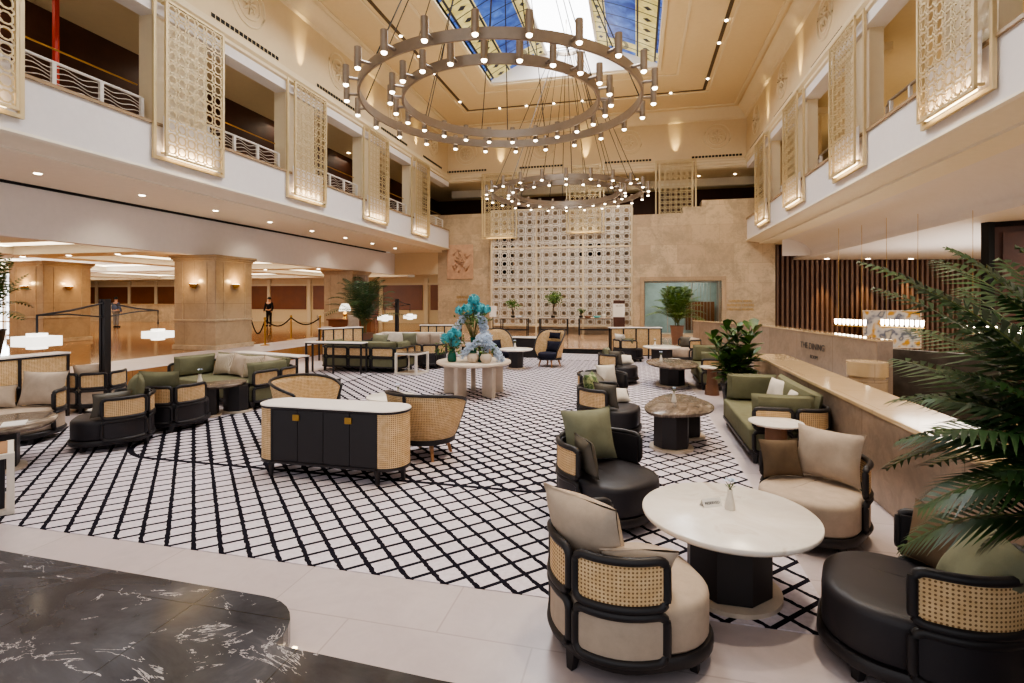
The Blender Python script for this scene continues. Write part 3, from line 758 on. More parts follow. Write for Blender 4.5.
# carved relief and wall lettering
t = thing('stone_relief', 'square carved pink stone relief on the left of the back wall', 'wall relief', (-9.75, 27.995, 4.15))
MB().bb(-.78, .78, -.05, 0, -.98, .98).build('slab', 'relief', t, bevel=.02)
mb = MB(); rr = random.Random(3)
for k in range(26):
    a = rr.uniform(0, 2*PI); q = rr.uniform(0, .5); x, z = q*math.cos(a)*1.1, q*math.sin(a)*1.4
    mb.tube([(x, -.05, z), (x+rr.uniform(-.15,.15), -.12, z+.12), (x+rr.uniform(-.2,.2), -.06, z+.28)], [.03,.06,.02], 6)
mb.build('carving', 'relief', t)
def text(body, size, mat, parent, loc, rot=(PI/2,0,0), ext=.004, align='CENTER'):
    cu = bpy.data.curves.new('lettering', 'FONT'); cu.body = body; cu.size = size; cu.extrude = ext; cu.align_x = align; cu.align_y = 'CENTER'
    q = bpy.data.objects.new('q', cu); C.objects.link(q); dg = bpy.context.evaluated_depsgraph_get(); me = bpy.data.meshes.new_from_object(q.evaluated_get(dg)); bpy.data.objects.remove(q)
    me.name = 'lettering'; me.materials.clear(); me.materials.append(M[mat])
    o = bpy.data.objects.new('lettering', me); C.objects.link(o); o.location = loc; o.rotation_euler = rot; o.parent = parent; return o
def wallsign(name, label, loc, lines, size, mat='brass', rot=0.0):
    t = thing(name, label, 'sign', loc, rot)
    for k, ln in enumerate(lines): text(ln, size, mat, t, (0, -.01, -k*size*1.35), ext=.003)
    return t
wallsign('wall_lettering', 'brass lettering on the back wall right of the window', (4.85, 26.98, 1.95), ['GARDEN WING', 'BUSINESS CENTRE', 'MEETING ROOMS'], .15)
wallsign('wall_lettering', 'brass lettering on the back wall left of the lattice', (-9.6, 27.98, 2.15), ['GRAND', 'LOUNGE'], .2)
d = Vector((bw[2][0]-bw[1][0], bw[2][1]-bw[1][1])).normalized(); pp = at(828, 12.75)
# sign on the bar wall faces the lounge
f = (12.75-16.3)/(10.4-16.3)
fx = bw[1][0]+(bw[2][0]-bw[1][0])*.56; fy = bw[1][1]+(bw[2][1]-bw[1][1])*.56
nrm = Vector((d.y, -d.x)); 
if nrm.x > 0: nrm = -nrm
t = wallsign('bar_sign', 'dark lettering on the marble bar wall', (fx+nrm.x*.03, fy+nrm.y*.03, .86), ['THE DINING'], .22, 'ink', math.atan2(d.y, d.x)+ (0 if (Vector((math.sin(math.atan2(d.y,d.x)), -math.cos(math.atan2(d.y,d.x)))).dot(nrm) > 0) else PI))
text('ROOM', .13, 'ink', t, (.1, -.01, -.26), ext=.003)
# ------------------------------------------------------------------ furniture
def leg(parent, x, y, h, r=.03, mat='frame', splay=.25):
    mb = MB(); a = math.atan2(y, x); m = Matrix.Rotation(a, 3, 'Z'); vs = []
    for z, w, o in ((0, r*.62, r*splay*2), (h, r, 0)):
        for i, j in ((-1,-1), (1,-1), (1,1), (-1,1)):
            p = m @ Vector((i*w+o, j*w, 0)); vs.append((x+p.x, y+p.y, z))
    mb.add(vs, [(3,2,1,0),(4,5,6,7),(0,1,5,4),(1,2,6,5),(2,3,7,6),(3,0,4,7)])
    return mb.build('leg', mat, parent, smooth=False, bevel=.004)
def along(path):
    L = [0.0]
    for i in range(1, len(path)): L.append(L[-1]+math.dist(path[i], path[i-1]))
    def P(s):
        s = min(max(s, 0), L[-1]); k = 1
        while k < len(L)-1 and s > L[k]: k += 1
        f = (s-L[k-1])/max(1e-9, L[k]-L[k-1]); return (path[k-1][0]+(path[k][0]-path[k-1][0])*f, path[k-1][1]+(path[k][1]-path[k-1][1])*f)
    return P, L[-1]
def loop_pts(P, s0, s1, z0, z1, r, n=5):
    pts = []
    def line(a, b, m): return [(a[0]+(b[0]-a[0])*k/m, a[1]+(b[1]-a[1])*k/m) for k in range(m)]
    cs = [((s1-r, z0+r), -90), ((s1-r, z1-r), 0), ((s0+r, z1-r), 90), ((s0+r, z0+r), 180)]; arcs = [arc(c_[0], c_[1], r, a_, a_+90, n) for c_, a_ in cs]
    for k in range(4):
        A_ = arcs[k]; B_ = arcs[(k+1) % 4]; pts += A_[:-1]; m = 14 if k in (1, 3) else 2
        pts += line(A_[-1], B_[0], m)
    return [(*P(s), z) for s, z in pts]
def wrap_frame(t, hw, yb, yf, r, cuts, zt, seatmat, frame='frame', lining=None):
    """each panel of the wrap-around shell sits in its own rounded loop of dark wood"""
    U = upath(hw, yb, yf, r, 14); P, T = along(U); rr = .026
    mb = MB()
    for a, b in zip(cuts[:-1], cuts[1:]):
        s0, s1 = a*T+rr*.95, b*T-rr*.95
        mb.tube(loop_pts(P, s0, s1, .445, zt-rr, .055), rr, 8, True)
        mb.tube(loop_pts(P, s0, s1, .15, .405, .055), rr, 8, True)
    mb.build('shell_frame', frame, t, ang=80)
    for a, b in zip(cuts[:-1], cuts[1:]):
        lo, hi = a+rr*1.4/T, b-rr*1.4/T
        seg = sub(U, lo, hi)
        mb = MB(); mb.band(seg, .455, zt-.03, .012); mb.build('cane_panel', 'cane', t)
        mb = MB(); mb.band(seg, .16, .40, .016, off=-.004); mb.build('lower_panel', seatmat, t)
    if lining: MB().band(sub(U, .02, .98), .44, zt-.04, .02, off=-.03).build('inner_lining', lining, t)
    return U
LOUNGE = {}
def lounge(label, kind, cx, cd, phi, z=0.0, group=None, name='lounge_chair'):
    x, y = cam(cx, cd)
    if kind in LOUNGE: return dup(LOUNGE[kind], label, (x, y, z), rz(phi), scale=1.0)
    t = thing(name, label, 'chair', (x, y, z), rz(phi), group or 'curved cane-backed lounge chairs')
    fab, low = {'dark': ('leather', 'leather'), 'beige': ('beige', 'beige')}[kind]
    hw, yb, yf = .43, -.43, .12
    wrap_frame(t, hw, yb, yf, .43, [0, .36, .64, 1], .73, low, lining='leather' if kind == 'dark' else None)
    out = oval(hw-.025, yb+.03, .50, hw-.03, .32, 10)
    MB().stack([(inset(out, -.012), .085), (inset(out, -.024), .10), (inset(out, -.024), .145), (inset(out, -.012), .16)]).build('base_ring', 'frame', t)
    puff(out, .16, .43, .055).build('seat', fab, t, ang=60)
    for a, b in ((.31,.31), (-.31,.31), (.17,-.35), (-.17,-.35)): leg(t, a, b, .10, .035)
    LOUNGE[kind] = t; return t
def on_chair(cx, cd, phi, lx, ly, lz=.45):
    x, y = cam(cx, cd); m = Matrix.Rotation(rz(phi), 3, 'Z') @ Vector((lx, ly, 0)); return (x+m.x, y+m.y, lz)
def pad(label, cx, cd, phi, lx, ly, turn, tilt, mat, w=.5, h=.48, t=.17, roll=0, lz=.455):
    return cushion(label, on_chair(cx, cd, phi, lx, ly, lz), rz(phi)+math.radians(turn), tilt, mat, w, h, t, roll)

# front group round the ivory table
A = (.65, 3.12, 10); ca = lounge('beige lounge chair with cane back nearest the camera, left of the ivory table', 'beige', *A)
Asc = .965
pad('large beige cushion leaning in the nearest beige chair', *A, .03, -.17, 30, .30, 'beige', .56, .50, .22)
pad('small beige lumbar cushion on the near side of the nearest beige chair', *A, .20, .0, 76, .55, 'beige', .42, .31, .13)
ca.scale = (Asc,)*3
B = (2.31, 2.90, 147); lounge('black leather lounge chair at the bottom right corner under the palm', 'dark', *B)
pad('green cushion in the black chair under the palm', *B, -.10, -.10, 10, .6, 'sage', .56, .44, .2)
pad('taupe lumbar cushion behind the green one in the chair under the palm', *B, .2, -.06, 40, .22, 'taupe', .42, .36, .14)
Cc = (.87, 4.96, -52); lounge('black lounge chair holding a big green cushion, behind the ivory table', 'dark', *Cc)
pad('big square green cushion in the black chair behind the ivory table', *Cc, -.02, -.16, -14, .22, 'sage', .58, .52, .2)
pad('small taupe cushion in the black chair behind the ivory table', *Cc, .25, .06, 66, .2, 'greyleather', .40, .34, .13)
D = (2.66, 4.58, 222); cdd = lounge('beige lounge chair right of the ivory table, against the marble parapet', 'beige', *D); cdd.scale = (.95,)*3
pad('big square beige cushion in the chair against the marble parapet', *D, -.05, -.14, -4, .22, 'beige', .56, .46, .2, 0, .43)
pad('small brown velvet cushion in the beige chair against the parapet', *D, .24, .04, 52, .25, 'taupe', .38, .34, .14, 0, .43)

def octo(r, rot=22.5, n=8, cx=0, cy=0): return [(cx+r*math.cos(math.radians(rot+360*k/n)), cy+r*math.sin(math.radians(rot+360*k/n))) for k in range(n)]
def circ(r, n=40, cx=0, cy=0): return [(cx+r*math.cos(2*PI*k/n), cy+r*math.sin(2*PI*k/n)) for k in range(n)]
def lobes(a, b, k=3, amp=.07, n=60):
    return [((1+amp*math.cos(k*2*PI*i/n+.5))*a*math.cos(2*PI*i/n), (1+amp*math.cos(k*2*PI*i/n+.5))*b*math.sin(2*PI*i/n)) for i in range(n)]
def ctable(label, loc, r, out, h, topmat, bases, plinth=True, cat='coffee table', edge='travertine', group=None):
    t = thing('coffee_table', label, 'table', loc, r, group)
    MB().stack([(inset(out, .03), h-.05), (inset(out, .004), h-.03), (out, h-.02), (out, h-.006), (inset(out, .006), h)]).build('table_top', topmat, t, ang=60)
    for bx, by, br in bases:
        mb = MB(); mb.prism(octo(br, cx=bx, cy=by), .03, h-.05); mb.build('pedestal', 'frame', t, smooth=False, bevel=.01)
        if plinth: MB().prism(circ(br*1.22, cx=bx, cy=by), 0, .03).build('plinth', edge, t)
    return t
x, y = cam(1.52, 3.66)
ctable('large round ivory marble table on a black octagonal pedestal, nearest the camera', (x, y, .006), 0, circ(.585, 56), .55, 'ivory', [(0, 0, .285)])

# bud vases
def bud_vase(label, loc, s=1.0, flower='lilac'):
    t = thing('bud_vase', label, 'vase', loc, 0, None); t.scale = (s,)*3
    MB().lathe([(.0,0),(.036,0),(.038,.01),(.03,.06),(.02,.10),(.017,.135),(.02,.14),(.014,.14),(.012,.1),(0,.1)], 20).build('vase_body', 'ceramic', t)
    mb = MB()
    for k in range(5):
        a = k*1.3; mb.tube([(0,0,.12), (.01*math.cos(a), .01*math.sin(a), .16), (.03*math.cos(a), .03*math.sin(a), .19)], .0022, 4)
    mb.build('stems', 'stem', t)
    mb = MB()
    for k in range(8):
        a = k*.8; c = Vector((.01*math.cos(a), .01*math.sin(a), .15)); e = c+Vector((.035*math.cos(a), .035*math.sin(a), .02)); p = Vector((-math.sin(a), math.cos(a), 0))*.006
        mb.add([c, (c+e)/2+p, e, (c+e)/2-p], [(0,1,2,3)])
    mb.build('leaves', 'fiddle', t)
    mb = MB(); rr = random.Random(int(loc[0]*100))
    for k in range(18):
        a, b = rr.uniform(0, 2*PI), rr.uniform(.0, 1.3); c = Vector((.018*math.cos(a*1.3), .018*math.sin(a*1.3), .195)); dd = Vector((math.cos(a)*math.sin(b), math.sin(a)*math.sin(b), math.cos(b)*.7)); p = dd.cross(Vector((0,0,1))).normalized()*.012
        mb.add([c, c+dd*.02+p, c+dd*.038, c+dd*.02-p], [(0,1,2,3)])
    mb.build('blossom', flower, t); return t
x, y = at(730, 3.70); bud_vase('slim white bud vase with pale blue flower on the ivory table', (x, y, .556))
t = thing('table_sign', 'white folded tent sign reading RESERVED on the ivory table', 'sign', (*at(711, 3.76), .556), rz(90)+math.radians(12))
mb = MB(); mb.add([(-.075,-.03,0),(.075,-.03,0),(.075,0,.055),(-.075,0,.055),(-.075,.03,0),(.075,.03,0)], [(0,1,2,3),(3,2,5,4)]); mb.build('card', 'paper', t, smooth=False)
text('RESERVED', .026, 'ink', t, (0, -.0175, .0265), (math.atan2(.055,.03), 0, 0), ext=.0005)

# further chairs down the middle-right
E = (1.44, 7.95, -22); lounge('black lounge chair with green and grey cushions, left of the lobed marble table', 'dark', *E)
pad('leaf-print green cushion in the chair left of the lobed marble table', *E, -.04, -.17, 0, .25, 'leafprint', .5, .46, .2)
pad('grey cushion standing in the chair left of the lobed marble table', *E, .24, .06, 66, .15, 'greyleather', .42, .36, .15)
pad('white lumbar cushion lying on the chair left of the lobed marble table', *E, -.16, .16, -60, .9, 'white_fab', .42, .28, .14)
I = (1.62, 9.35, -80); lounge('black lounge chair facing the camera behind the leaf-print cushion', 'dark', *I)
pad('white round-edged cushion in the camera-facing black chair', *I, -.18, -.16, 12, .3, 'white_fab', .42, .4, .16)
pad('grey seat cushion laid in the camera-facing black chair', *I, .14, .02, 0, .9, 'greyleather', .5, .4, .13)
Hc = (2.56, 12.75, -24); lounge('black lounge chair left of the square-based brown marble table', 'dark', *Hc)
pad('pale green cushion in the chair left of the square-based table', *Hc, -.04, -.16, 0, .3, 'sage', .48, .42, .18)
pad('grey cushion on the near side of the chair left of the square-based table', *Hc, .24, .05, 60, .15, 'greyleather', .42, .36, .15)
pad('white lumbar cushion on the seat left of the square-based table', *Hc, -.14, .2, -60, .9, 'white_fab', .44, .3, .14)
J = (3.8, 17.2, 20); lounge('farthest black lounge chair in front of the cane console, beside the white round table', 'dark', *J)
pad('white cushion in the farthest black lounge chair', *J, -.06, -.14, 0, .25, 'white_fab', .6, .46, .18)
pad('green cushion in the farthest black lounge chair', *J, .24, -.1, 35, .25, 'green', .44, .34, .16)
K = (5.78, 17.2, 185); lounge('taupe-cushioned beige lounge chair near the far potted palm', 'beige', *K)
pad('beige roll cushion in the beige chair near the far palm', *K, -.1, -.16, 0, .25, 'beige', .6, .34, .2)
pad('dark grey cushion in the beige chair near the far palm', *K, .22, -.05, 40, .2, 'greyleather', .44, .34, .16)
K2 = (4.15, 14.0, 100)

ctable('lobed brown marble table on twin black pedestals left of the near green sofa', (*cam(2.38, 7.45), .006), rz(66), lobes(.45, .80, 3, .09), .54, 'brownmarble', [(-.05, -.36, .24), (.05, .36, .24)])
x, y = at(674, 7.6); bud_vase('white bud vase with blue flower on the lobed brown marble table', (x, y, .546))
ctable('long brown marble table on a single square-looking black pedestal', (*cam(3.78, 12.3), .006), rz(80), lobes(.55, .95, 2, .06), .54, 'brownmarble', [(0, 0, .30)])
x, y = at(661, 12.5); bud_vase('white bud vase on the marble table between the distant chairs', (x, y, .546), 1.15)
ctable('white round table near the far cane console', (*cam(4.72, 16.4), .006), 0, circ(.58), .55, 'ivory', [(0, 0, .34)])
x, y = at(655, 16.4); bud_vase('tiny white bud vase on the far white round table', (x, y, .556), 1.1)
x, y = at(673, 14.6)
t = thing('pouf', 'small white round pouf beside the long marble table', 'pouf', (x, y, .006)); puff(circ(.27, 24), .03, .36, .08).build('upholstery', 'white_fab', t); MB().prism(circ(.22, 24), 0, .03).build('base', 'frame', t)

def side_table(label, loc, r, h=.58):
    t = thing('side_table', label, 'table', loc, 0, None)
    MB().stack([(circ(r*.9), h-.03), (circ(r), h-.012), (circ(r*.995), h)]).build('table_top', 'ivory', t, ang=60)
    mb = MB(); mb.lathe([(r*.62, 0), (r*.6, .02), (r*.42, h*.55), (r*.40, h-.03)], 12); mb.build('pedestal', 'tablewood', t)
    return t
side_table('white-topped round side table with wooden pedestal in front of the near green sofa', (*gp(776, 421.5, .6)[:2], .0), .30, .6)
side_table('white-topped round side table with wooden pedestal between the two green sofas', (*at(712, 11.15), .0), .25, .6)

# sofas
def sofa(label, loc, r, L=2.1, D=.93, cuts=None, group='olive green cane-framed sofas', fab='green', back='green', zt=.72, arms=(1,1)):
    t = thing('sofa', label, 'sofa', loc, r, group)
    hw = L/2; yb, yf = -D/2, D/2-.02
    U = upath(hw, yb, yf, .22, 8); tot = 2*(D-.24)+2*(L-.44)*.5+.22*PI
    # cuts by arc length: side, corner, back panels
    c1 = .42*D/ (2*D+L-.3)*2; 
    cuts = cuts or [0, .13, .26, .42, .58, .74, .87, 1]
    wrap_frame(t, hw, yb, yf, .22, cuts, zt, fab)
    out = oval(hw-.03, yb+.03, D/2, .2, .05, 6)
    MB().stack([(inset(out, -.008), .12), (inset(out, -.01), .16)]).build('base_rail', 'frame', t)
    puff(out, .16, .43, .03, dome=False).build('seat', fab, t, ang=60)
    for a, b in ((hw-.08, D/2-.08), (-hw+.08, D/2-.08), (hw-.1, yb+.1), (-hw+.1, yb+.1)): leg(t, a, b, .12, .035)
    o = cushion_mesh(L-.26, .44, .2, .2, 14, .02).build('back_cushion', back, t); o.location = (0, yb+.16, .44); o.rotation_euler = (.16, 0, 0)
    for s in (-1, 1):
        o = cushion_mesh(D-.2, .42, .17, .2, 12, .02).build('arm_cushion', back, t); o.location = (s*(hw-.11), .06, .44); o.rotation_euler = (Matrix.Rotation(-s*PI/2, 4, 'Z') @ Matrix.Rotation(.08, 4, 'X')).to_euler()
    return t
S1 = sofa('near olive green sofa against the marble parapet on the right', (1.83, 8.03, 0), PI/2, 2.12, .93)
dup(S1, 'second olive green sofa against the parapet, beyond the leafy plant', (1.84, 13.4, 0), PI/2)
cushion('white cushion leaning in the corner of the near green sofa', (1.98, 8.45, .45), PI/2+.35, .3, 'white_fab', .46, .42, .16)
cushion('second white cushion half behind the near sofa arm', (2.02, 7.85, .45), PI/2-.1, .3, 'white_fab', .42, .38, .15)
cushion('white cushion in the second green sofa beyond the plant', (2.0, 13.3, .45), PI/2, .3, 'white_fab', .46, .42, .16)
a3 = math.radians(180-14)
S3 = dup(S1, 'long olive green sofa with four cream cushions in front of the pillar', (-8.03, 9.0, 0), a3); 
S3.scale = (1.26, 1.2, 1.0)
def on(loc, r, lx, ly, z=.45):
    m = Matrix.Rotation(r, 3, 'Z') @ Vector((lx, ly, 0)); return (loc[0]+m.x, loc[1]+m.y, z)
s3 = (-8.03, 9.0)
for k, (lx, mt, w) in enumerate(((.62, 'pattern', .52), (.16, 'beige', .48), (-.34, 'pattern', .52), (-.78, 'beige', .5))):
    cushion(['patterned cream cushion at the left end of the long green sofa', 'plain cream cushion second from left on the long green sofa', 'patterned cream cushion third from left on the long green sofa', 'plain cream cushion at the right end of the long green sofa'][k], on(s3, a3, lx, -.17), a3+.05+.06*(-1)**k, .32, mt, w, .46, .17, roll=.08*(-1)**k)
S4 = dup(S1, 'olive green sofa seen from behind with the white console against its back', (-7.55, 13.6, 0), 0); S4.scale = (1.18, 1, 1)
S5 = sofa('distant sofa with beige back cushions and a green throw cushion', (*cam(-3.55, 18.2), 0), rz(268), 2.5, .95, fab='greyleather', back='white_fab', group='beige-backed distant sofa')
for k, (px, mt) in enumerate(((410, 'sage'), (424, 'beige'), (437, 'beige'))):
    x, y = at(px, 17.9); cushion(['sage green cushion on the distant beige sofa', 'left beige cushion on the distant beige sofa', 'right beige cushion on the distant beige sofa'][k], (x, y, .45), rz(90), .25, mt, .5, .46, .17)
# distant chairs left of centre
G1 = (-4.35, 16.6, 250); lounge('black lounge chair with a sage cushion behind the white console', 'dark', *G1)
pad('sage cushion in the chair behind the white console', *G1, 0, -.14, 0, .3, 'sage', .6, .48, .2)
G2 = (-2.45, 15.6, 95); lounge('black cane-backed chair seen from behind, left of the flower table', 'dark', *G2)
G3 = (-3.6, 16.6, 40); 

# left group
L1 = (-5.58, 7.35, 208); lounge('black lounge chair in front of the lantern post', 'dark', *L1)
pad('green cushion in the chair in front of the lantern post', *L1, .06, -.17, 6, .14, 'green', .52, .50, .2, 0, .47)
pad('grey leather cushion on the near side of the lantern post chair', *L1, -.24, .04, -60, .2, 'greyleather', .46, .34, .14)
pad('white folded cloth-like cushion on the lantern post chair seat', *L1, .18, .24, 60, 1.4, 'white_fab', .4, .26, .07)
L2 = (-5.40, 8.32, 92); lounge('black cane-backed lounge chair seen from behind beside the lantern post chair', 'dark', *L2)
pad('green cushion lying along the top of the back-turned black chair', *L2, -.06, -.19, 0, .2, 'green', .62, .46, .2, 0, .49)
L3 = (-7.75, 9.7, 122); lounge('beige cane-backed chair seen from behind next to the lantern post', 'beige', *L3)
pad('beige cushion in the back-turned beige chair next to the lantern post', *L3, -.06, -.15, 5, .3, 'beige', .52, .44, .22)
L4 = (-7.2, 7.6, 275); l4 = lounge('wide beige lounge chair at the left edge below the console', 'beige', *L4); l4.scale = (1.25, 1.0, 1.0)
pad('big square beige cushion in the wide chair at the left edge', *L4, -.16, -.16, 0, .22, 'beige', .64, .52, .2)
pad('small beige cushion in the wide chair at the left edge', *L4, .32, .02, 30, .35, 'beige', .46, .34, .15)
ctable('brown marble table between the lantern post chairs and the long sofa', (*cam(-5.2, 9.3), .006), rz(60), lobes(.34, .46, 3, .08), .54, 'brownmarble', [(-.05, -.26, .22), (.05, .26, .22)])
bud_vase('white bud vase with blue flower on the marble table by the long sofa', (*at(200, 9.2), .546), 1.25)
ctable('brown marble table cut by the left edge of the picture', (*cam(-6.25, 6.3), .006), rz(80), lobes(.58, .62, 3, .07), .54, 'brownmarble', [(0.05, -.1, .27)])
mb = MB(); mb.bb(-.11, .11, -.15, .15, 0, .012); o = mb.build('magazine', 'paper', None, smooth=False, bevel=.003); o.location = (*at(14, 6.25), .546); o.rotation_euler = (0,0,.9); tag(o, 'white magazine on the marble table at the left edge', 'magazine')

def cube_table(label, loc, r, s=.55, h=.58, top='brownmarble', frame='ceramic', shelf=True):
    t = thing('cube_table', label, 'table', loc, r, None); q = s/2
    mb = MB()
    for x in (-q, q):
        for y in (-q, q): mb.bb(x-.028, x+.028, y-.028, y+.028, 0, h)
    for z in (.025, h-.025):
        for sgn in (-q, q): mb.bb(-q, q, sgn-.022, sgn+.022, z-.022, z+.022); mb.bb(sgn-.022, sgn+.022, -q, q, z-.022, z+.022)
    mb.build('frame', frame, t, smooth=False)
    MB().bb(-q+.02, q-.02, -q+.02, q-.02, h-.03, h+.006).build('table_top', top, t, smooth=False, bevel=.003)
    if shelf: MB().bb(-q+.02, q-.02, -q+.02, q-.02, .03, .05).build('shelf', 'travertine', t, smooth=False)
    return t
x, y = at(412, 14.3); cube_table('white-framed cube table at the end of the back-turned green sofa', (x, y, .006), rz(90)-.35, .62)
x, y = cam(-5.2, 4.96); ct = cube_table('white-framed cube table cut off at the left edge, nearest the camera', (x, y, .006), rz(90)+math.radians(44), .6, .58, 'woodleg'); MB().bb(-.26, .26, -.26, .26, .05, .54).build('inner_box', 'frame', ct)
x, y = at(316, 10.4); cube_table('low open table with black and white frame behind the black credenza', (x, y, .006), rz(90)-.3, .62, .42, 'woodleg', 'frame', False)
x, y = at(322, 9.3)
x, y = at(466, 17.6); cube_table('distant white-framed cube table behind the flower table', (x, y, .006), 0, .6, .62)

# rattan barrel chairs
def barrel(label, loc, r, cane='cane', rt=.52, rb=.37, zb=.26, zback=.86, zfront=.70, cush='beige', group='rattan barrel armchairs', wing=0):
    t = thing('rattan_armchair', label, 'chair', loc, r, group)
    rows, uvs = [], []; N_ = 32; rim, low = [], []
    for j in range(7):
        f = j/6; row, uv = [], []
        for i in range(N_+1):
            a = math.radians(-90-118+236*i/N_); d = abs(-118+236*i/N_)/118
            zt = zback-(zback-zfront)*(d**2.8) + wing*math.sin(d*PI)*.05
            z = zb+(zt-zb)*f; rr = rb+(rt-rb)*(f**.8); row.append((rr*math.cos(a), rr*math.sin(a)*.95, z)); uv.append((i*.065, z))
        rows.append(row); uvs.append(uv)
    rim, low = rows[-1], rows[0]
    sh = MB().grid(rows, uvs=uvs).build('cane_shell', cane, t); so = sh.modifiers.new('s', 'SOLIDIFY'); so.thickness = .018; so.offset = 0
    MB().tube(rim + [], .022, 8).build('top_rim', 'frame', t)
    MB().tube([rows[k][0] for k in range(7)], .02, 6).tube([rows[k][-1] for k in range(7)], .02, 6).build('front_posts', 'frame', t)
    MB().band([(p[0], p[1]) for p in low], zb-.05, zb+.015, .03).build('bottom_rim', 'frame', t)
    m = N_//2; MB().box((0, rim[m][1]-.012, rim[m][2]-.08), (.035, .03, .17)).build('back_strap', 'frame', t)
    MB().prism(circ(rb, 30), zb-.05, zb-.02).build('seat_base', 'frame', t)
    puff(circ(rb-.01, 30), zb-.02, .42, .05).build('seat', cush, t, ang=60)
    for a in (45, 135, 225, 315): leg(t, .27*math.cos(math.radians(a)), .27*math.sin(math.radians(a)), zb-.05, .026, 'woodleg', 1.3)
    return t
RC = barrel('rattan barrel armchair seen from behind, right of the black credenza', (*cam(-1.13, 6.84), .006), rz(68))
dup(RC, 'rattan barrel armchair behind the left end of the black credenza', (*cam(-3.05, 7.75), .006), rz(-25))
ctable('small white round table between the rattan chairs behind the credenza', (*cam(-1.80, 7.75), .006), 0, circ(.36), .6, 'ivory', [(0, 0, .2)])
bud_vase('bud vase with pale blue flower behind the black credenza', (*at(398, 7.55), .606), 1.0)
WR = barrel('high-backed rattan chair with navy cushions right of the small far table', (*cam(1.14, 15.8), .006), rz(232), 'cane', .47, .36, .27, 1.08, .5, 'navy', 'high-backed rattan chairs by the stage', 1)
dup(WR, 'high-backed rattan chair with navy cushion left of the small far table', (*cam(-.40, 16.3), .006), rz(-52))
cushion('navy back cushion in the right rattan chair', (*on_chair(1.14, 15.8, 232, 0, -.17)[:2], .43), rz(232), .25, 'navy', .5, .34, .15)
cushion('navy neck roll on the right rattan chair', (*on_chair(1.14, 15.8, 232, 0, -.27)[:2], .83), rz(232), .2, 'navy', .42, .2, .14)
cushion('navy back cushion in the left rattan chair', (*on_chair(-.40, 16.3, -52, 0, -.17)[:2], .43), rz(-52), .25, 'navy', .5, .34, .15)
ctable('small white round table on a black pedestal between the navy-cushioned chairs', (*cam(.12, 15.35), .006), 0, circ(.50), .58, 'ivory', [(0, 0, .22)])
bud_vase('white bud vase on the small table between the navy-cushioned chairs', (*at(515, 15.3), .586), 1.2)

# credenza
t = thing('credenza', 'black credenza with white top and rounded cane ends', 'cabinet', (-3.43, 5.42, .006), 0)
W_, D_ = .92, .24
def stad(hw, hd, r, n=8): return oval(hw, -hd, hd, r, r, n)
out = stad(W_, D_, .235)
MB().stack([(inset(out, -.012), .78), (inset(out, -.02), .79), (inset(out, -.02), .805)]).build('top_rim', 'frame', t)
MB().stack([(inset(out, -.012), .8), (inset(out, -.018), .808), (inset(out, -.014), .818)]).build('marble_top', 'stonewhite', t)
MB().stack([(inset(out, -.006), .155), (inset(out, -.01), .165), (inset(out, -.01), .185)]).build('bottom_rim', 'frame', t)
mb = MB(); mb.prism(inset(out, .012), .165, .79); mb.build('carcass', 'frame', t)
mb = MB(); e = .66
for s in (-1, 1):
    pth = [(x, y) for x, y in out]
    right = [(e, -D_)] + arc(W_-.235, -D_+.235, .235, -90, 0, 10)[1:] + arc(W_-.235, D_-.235, .235, 0, 90, 10)[1:] + [(e, D_)]
    if s < 0: right = [(-x, y) for x, y in right][::-1]
    mb = MB(); mb.band(right, .19, .78, .012, off=-.002); mb.build('cane_panel', 'cane', t)
for k in range(4):
    x0 = -e+.006+k*(2*e/4); d = MB().bb(x0+.003, x0+2*e/4-.003, -D_-.006, -D_+.012, .19, .775).build('door', 'frame', t, smooth=False, bevel=.003)
    if k in (0, 2):
        hx = x0+2*e/4-.02
        mb = MB(); mb.bb(hx-.035, hx+.05, -D_-.022, -D_-.006, .66, .73); mb.build('handle', 'brass', d, smooth=False, bevel=.004)
for s in (-1, 1):
    mb = MB(); mb.bb(s*e-.012, s*e+.012, -D_-.01, -D_+.012, .165, .79); mb.build('stile', 'frame', t, smooth=False)
for a, b in ((-e-.02, -D_+.02), (e+.0, -D_+.02), (-e, D_-.02), (W_-.06, 0), (-W_+.06, 0)): leg(t, a, b, .165, .028, 'frame', .1)

# console dividers with cane panels
def console(label, p0, p1, h=1.1, d=.34, n=4, z=0.0, cane=True, top='stonewhite'):
    a, b = Vector(p0), Vector(p1); L = (b-a).length; mid = (a+b)/2
    t = thing('console_table', label, 'console table', (mid.x, mid.y, z), math.atan2((b-a).y, (b-a).x), None)
    MB().bb(-L/2, L/2, -d/2, d/2, h-.03, h).build('top', top, t, smooth=False, bevel=.006)
    mb = MB(); mb.bb(-L/2+.02, L/2-.02, -d/2+.01, -d/2+.04, h-.06, h-.03); mb.bb(-L/2+.02, L/2-.02, d/2-.04, d/2-.01, h-.06, h-.03)
    if cane: mb.bb(-L/2+.02, L/2-.02, -d/2+.01, -d/2+.04, .1, .13)
    mb.build('rail', 'frame', t, smooth=False)
    for k in range(n+1):
        x = -L/2+.04+(L-.08)*k/n; MB().bb(x-.022, x+.022, -d/2+.005, -d/2+.045, 0, h-.03).build('leg', 'frame', t, smooth=False)
    for x in (-L/2+.04, L/2-.04): MB().bb(x-.022, x+.022, d/2-.045, d/2-.005, 0, h-.03).build('leg', 'frame', t, smooth=False)
    if cane:
        for k in range(n):
            x0 = -L/2+.04+(L-.08)*k/n; mb = MB(); mb.band([(x0+.022, -d/2+.025), (x0+(L-.08)/n-.022, -d/2+.025)], .13, h-.06, .01); mb.build('cane_panel', 'cane', t, smooth=False)
    return t
console('cane-panelled console with white top at the left edge', (-10.0, 4.9), (-9.86, 7.1), 1.12, .34, 3)
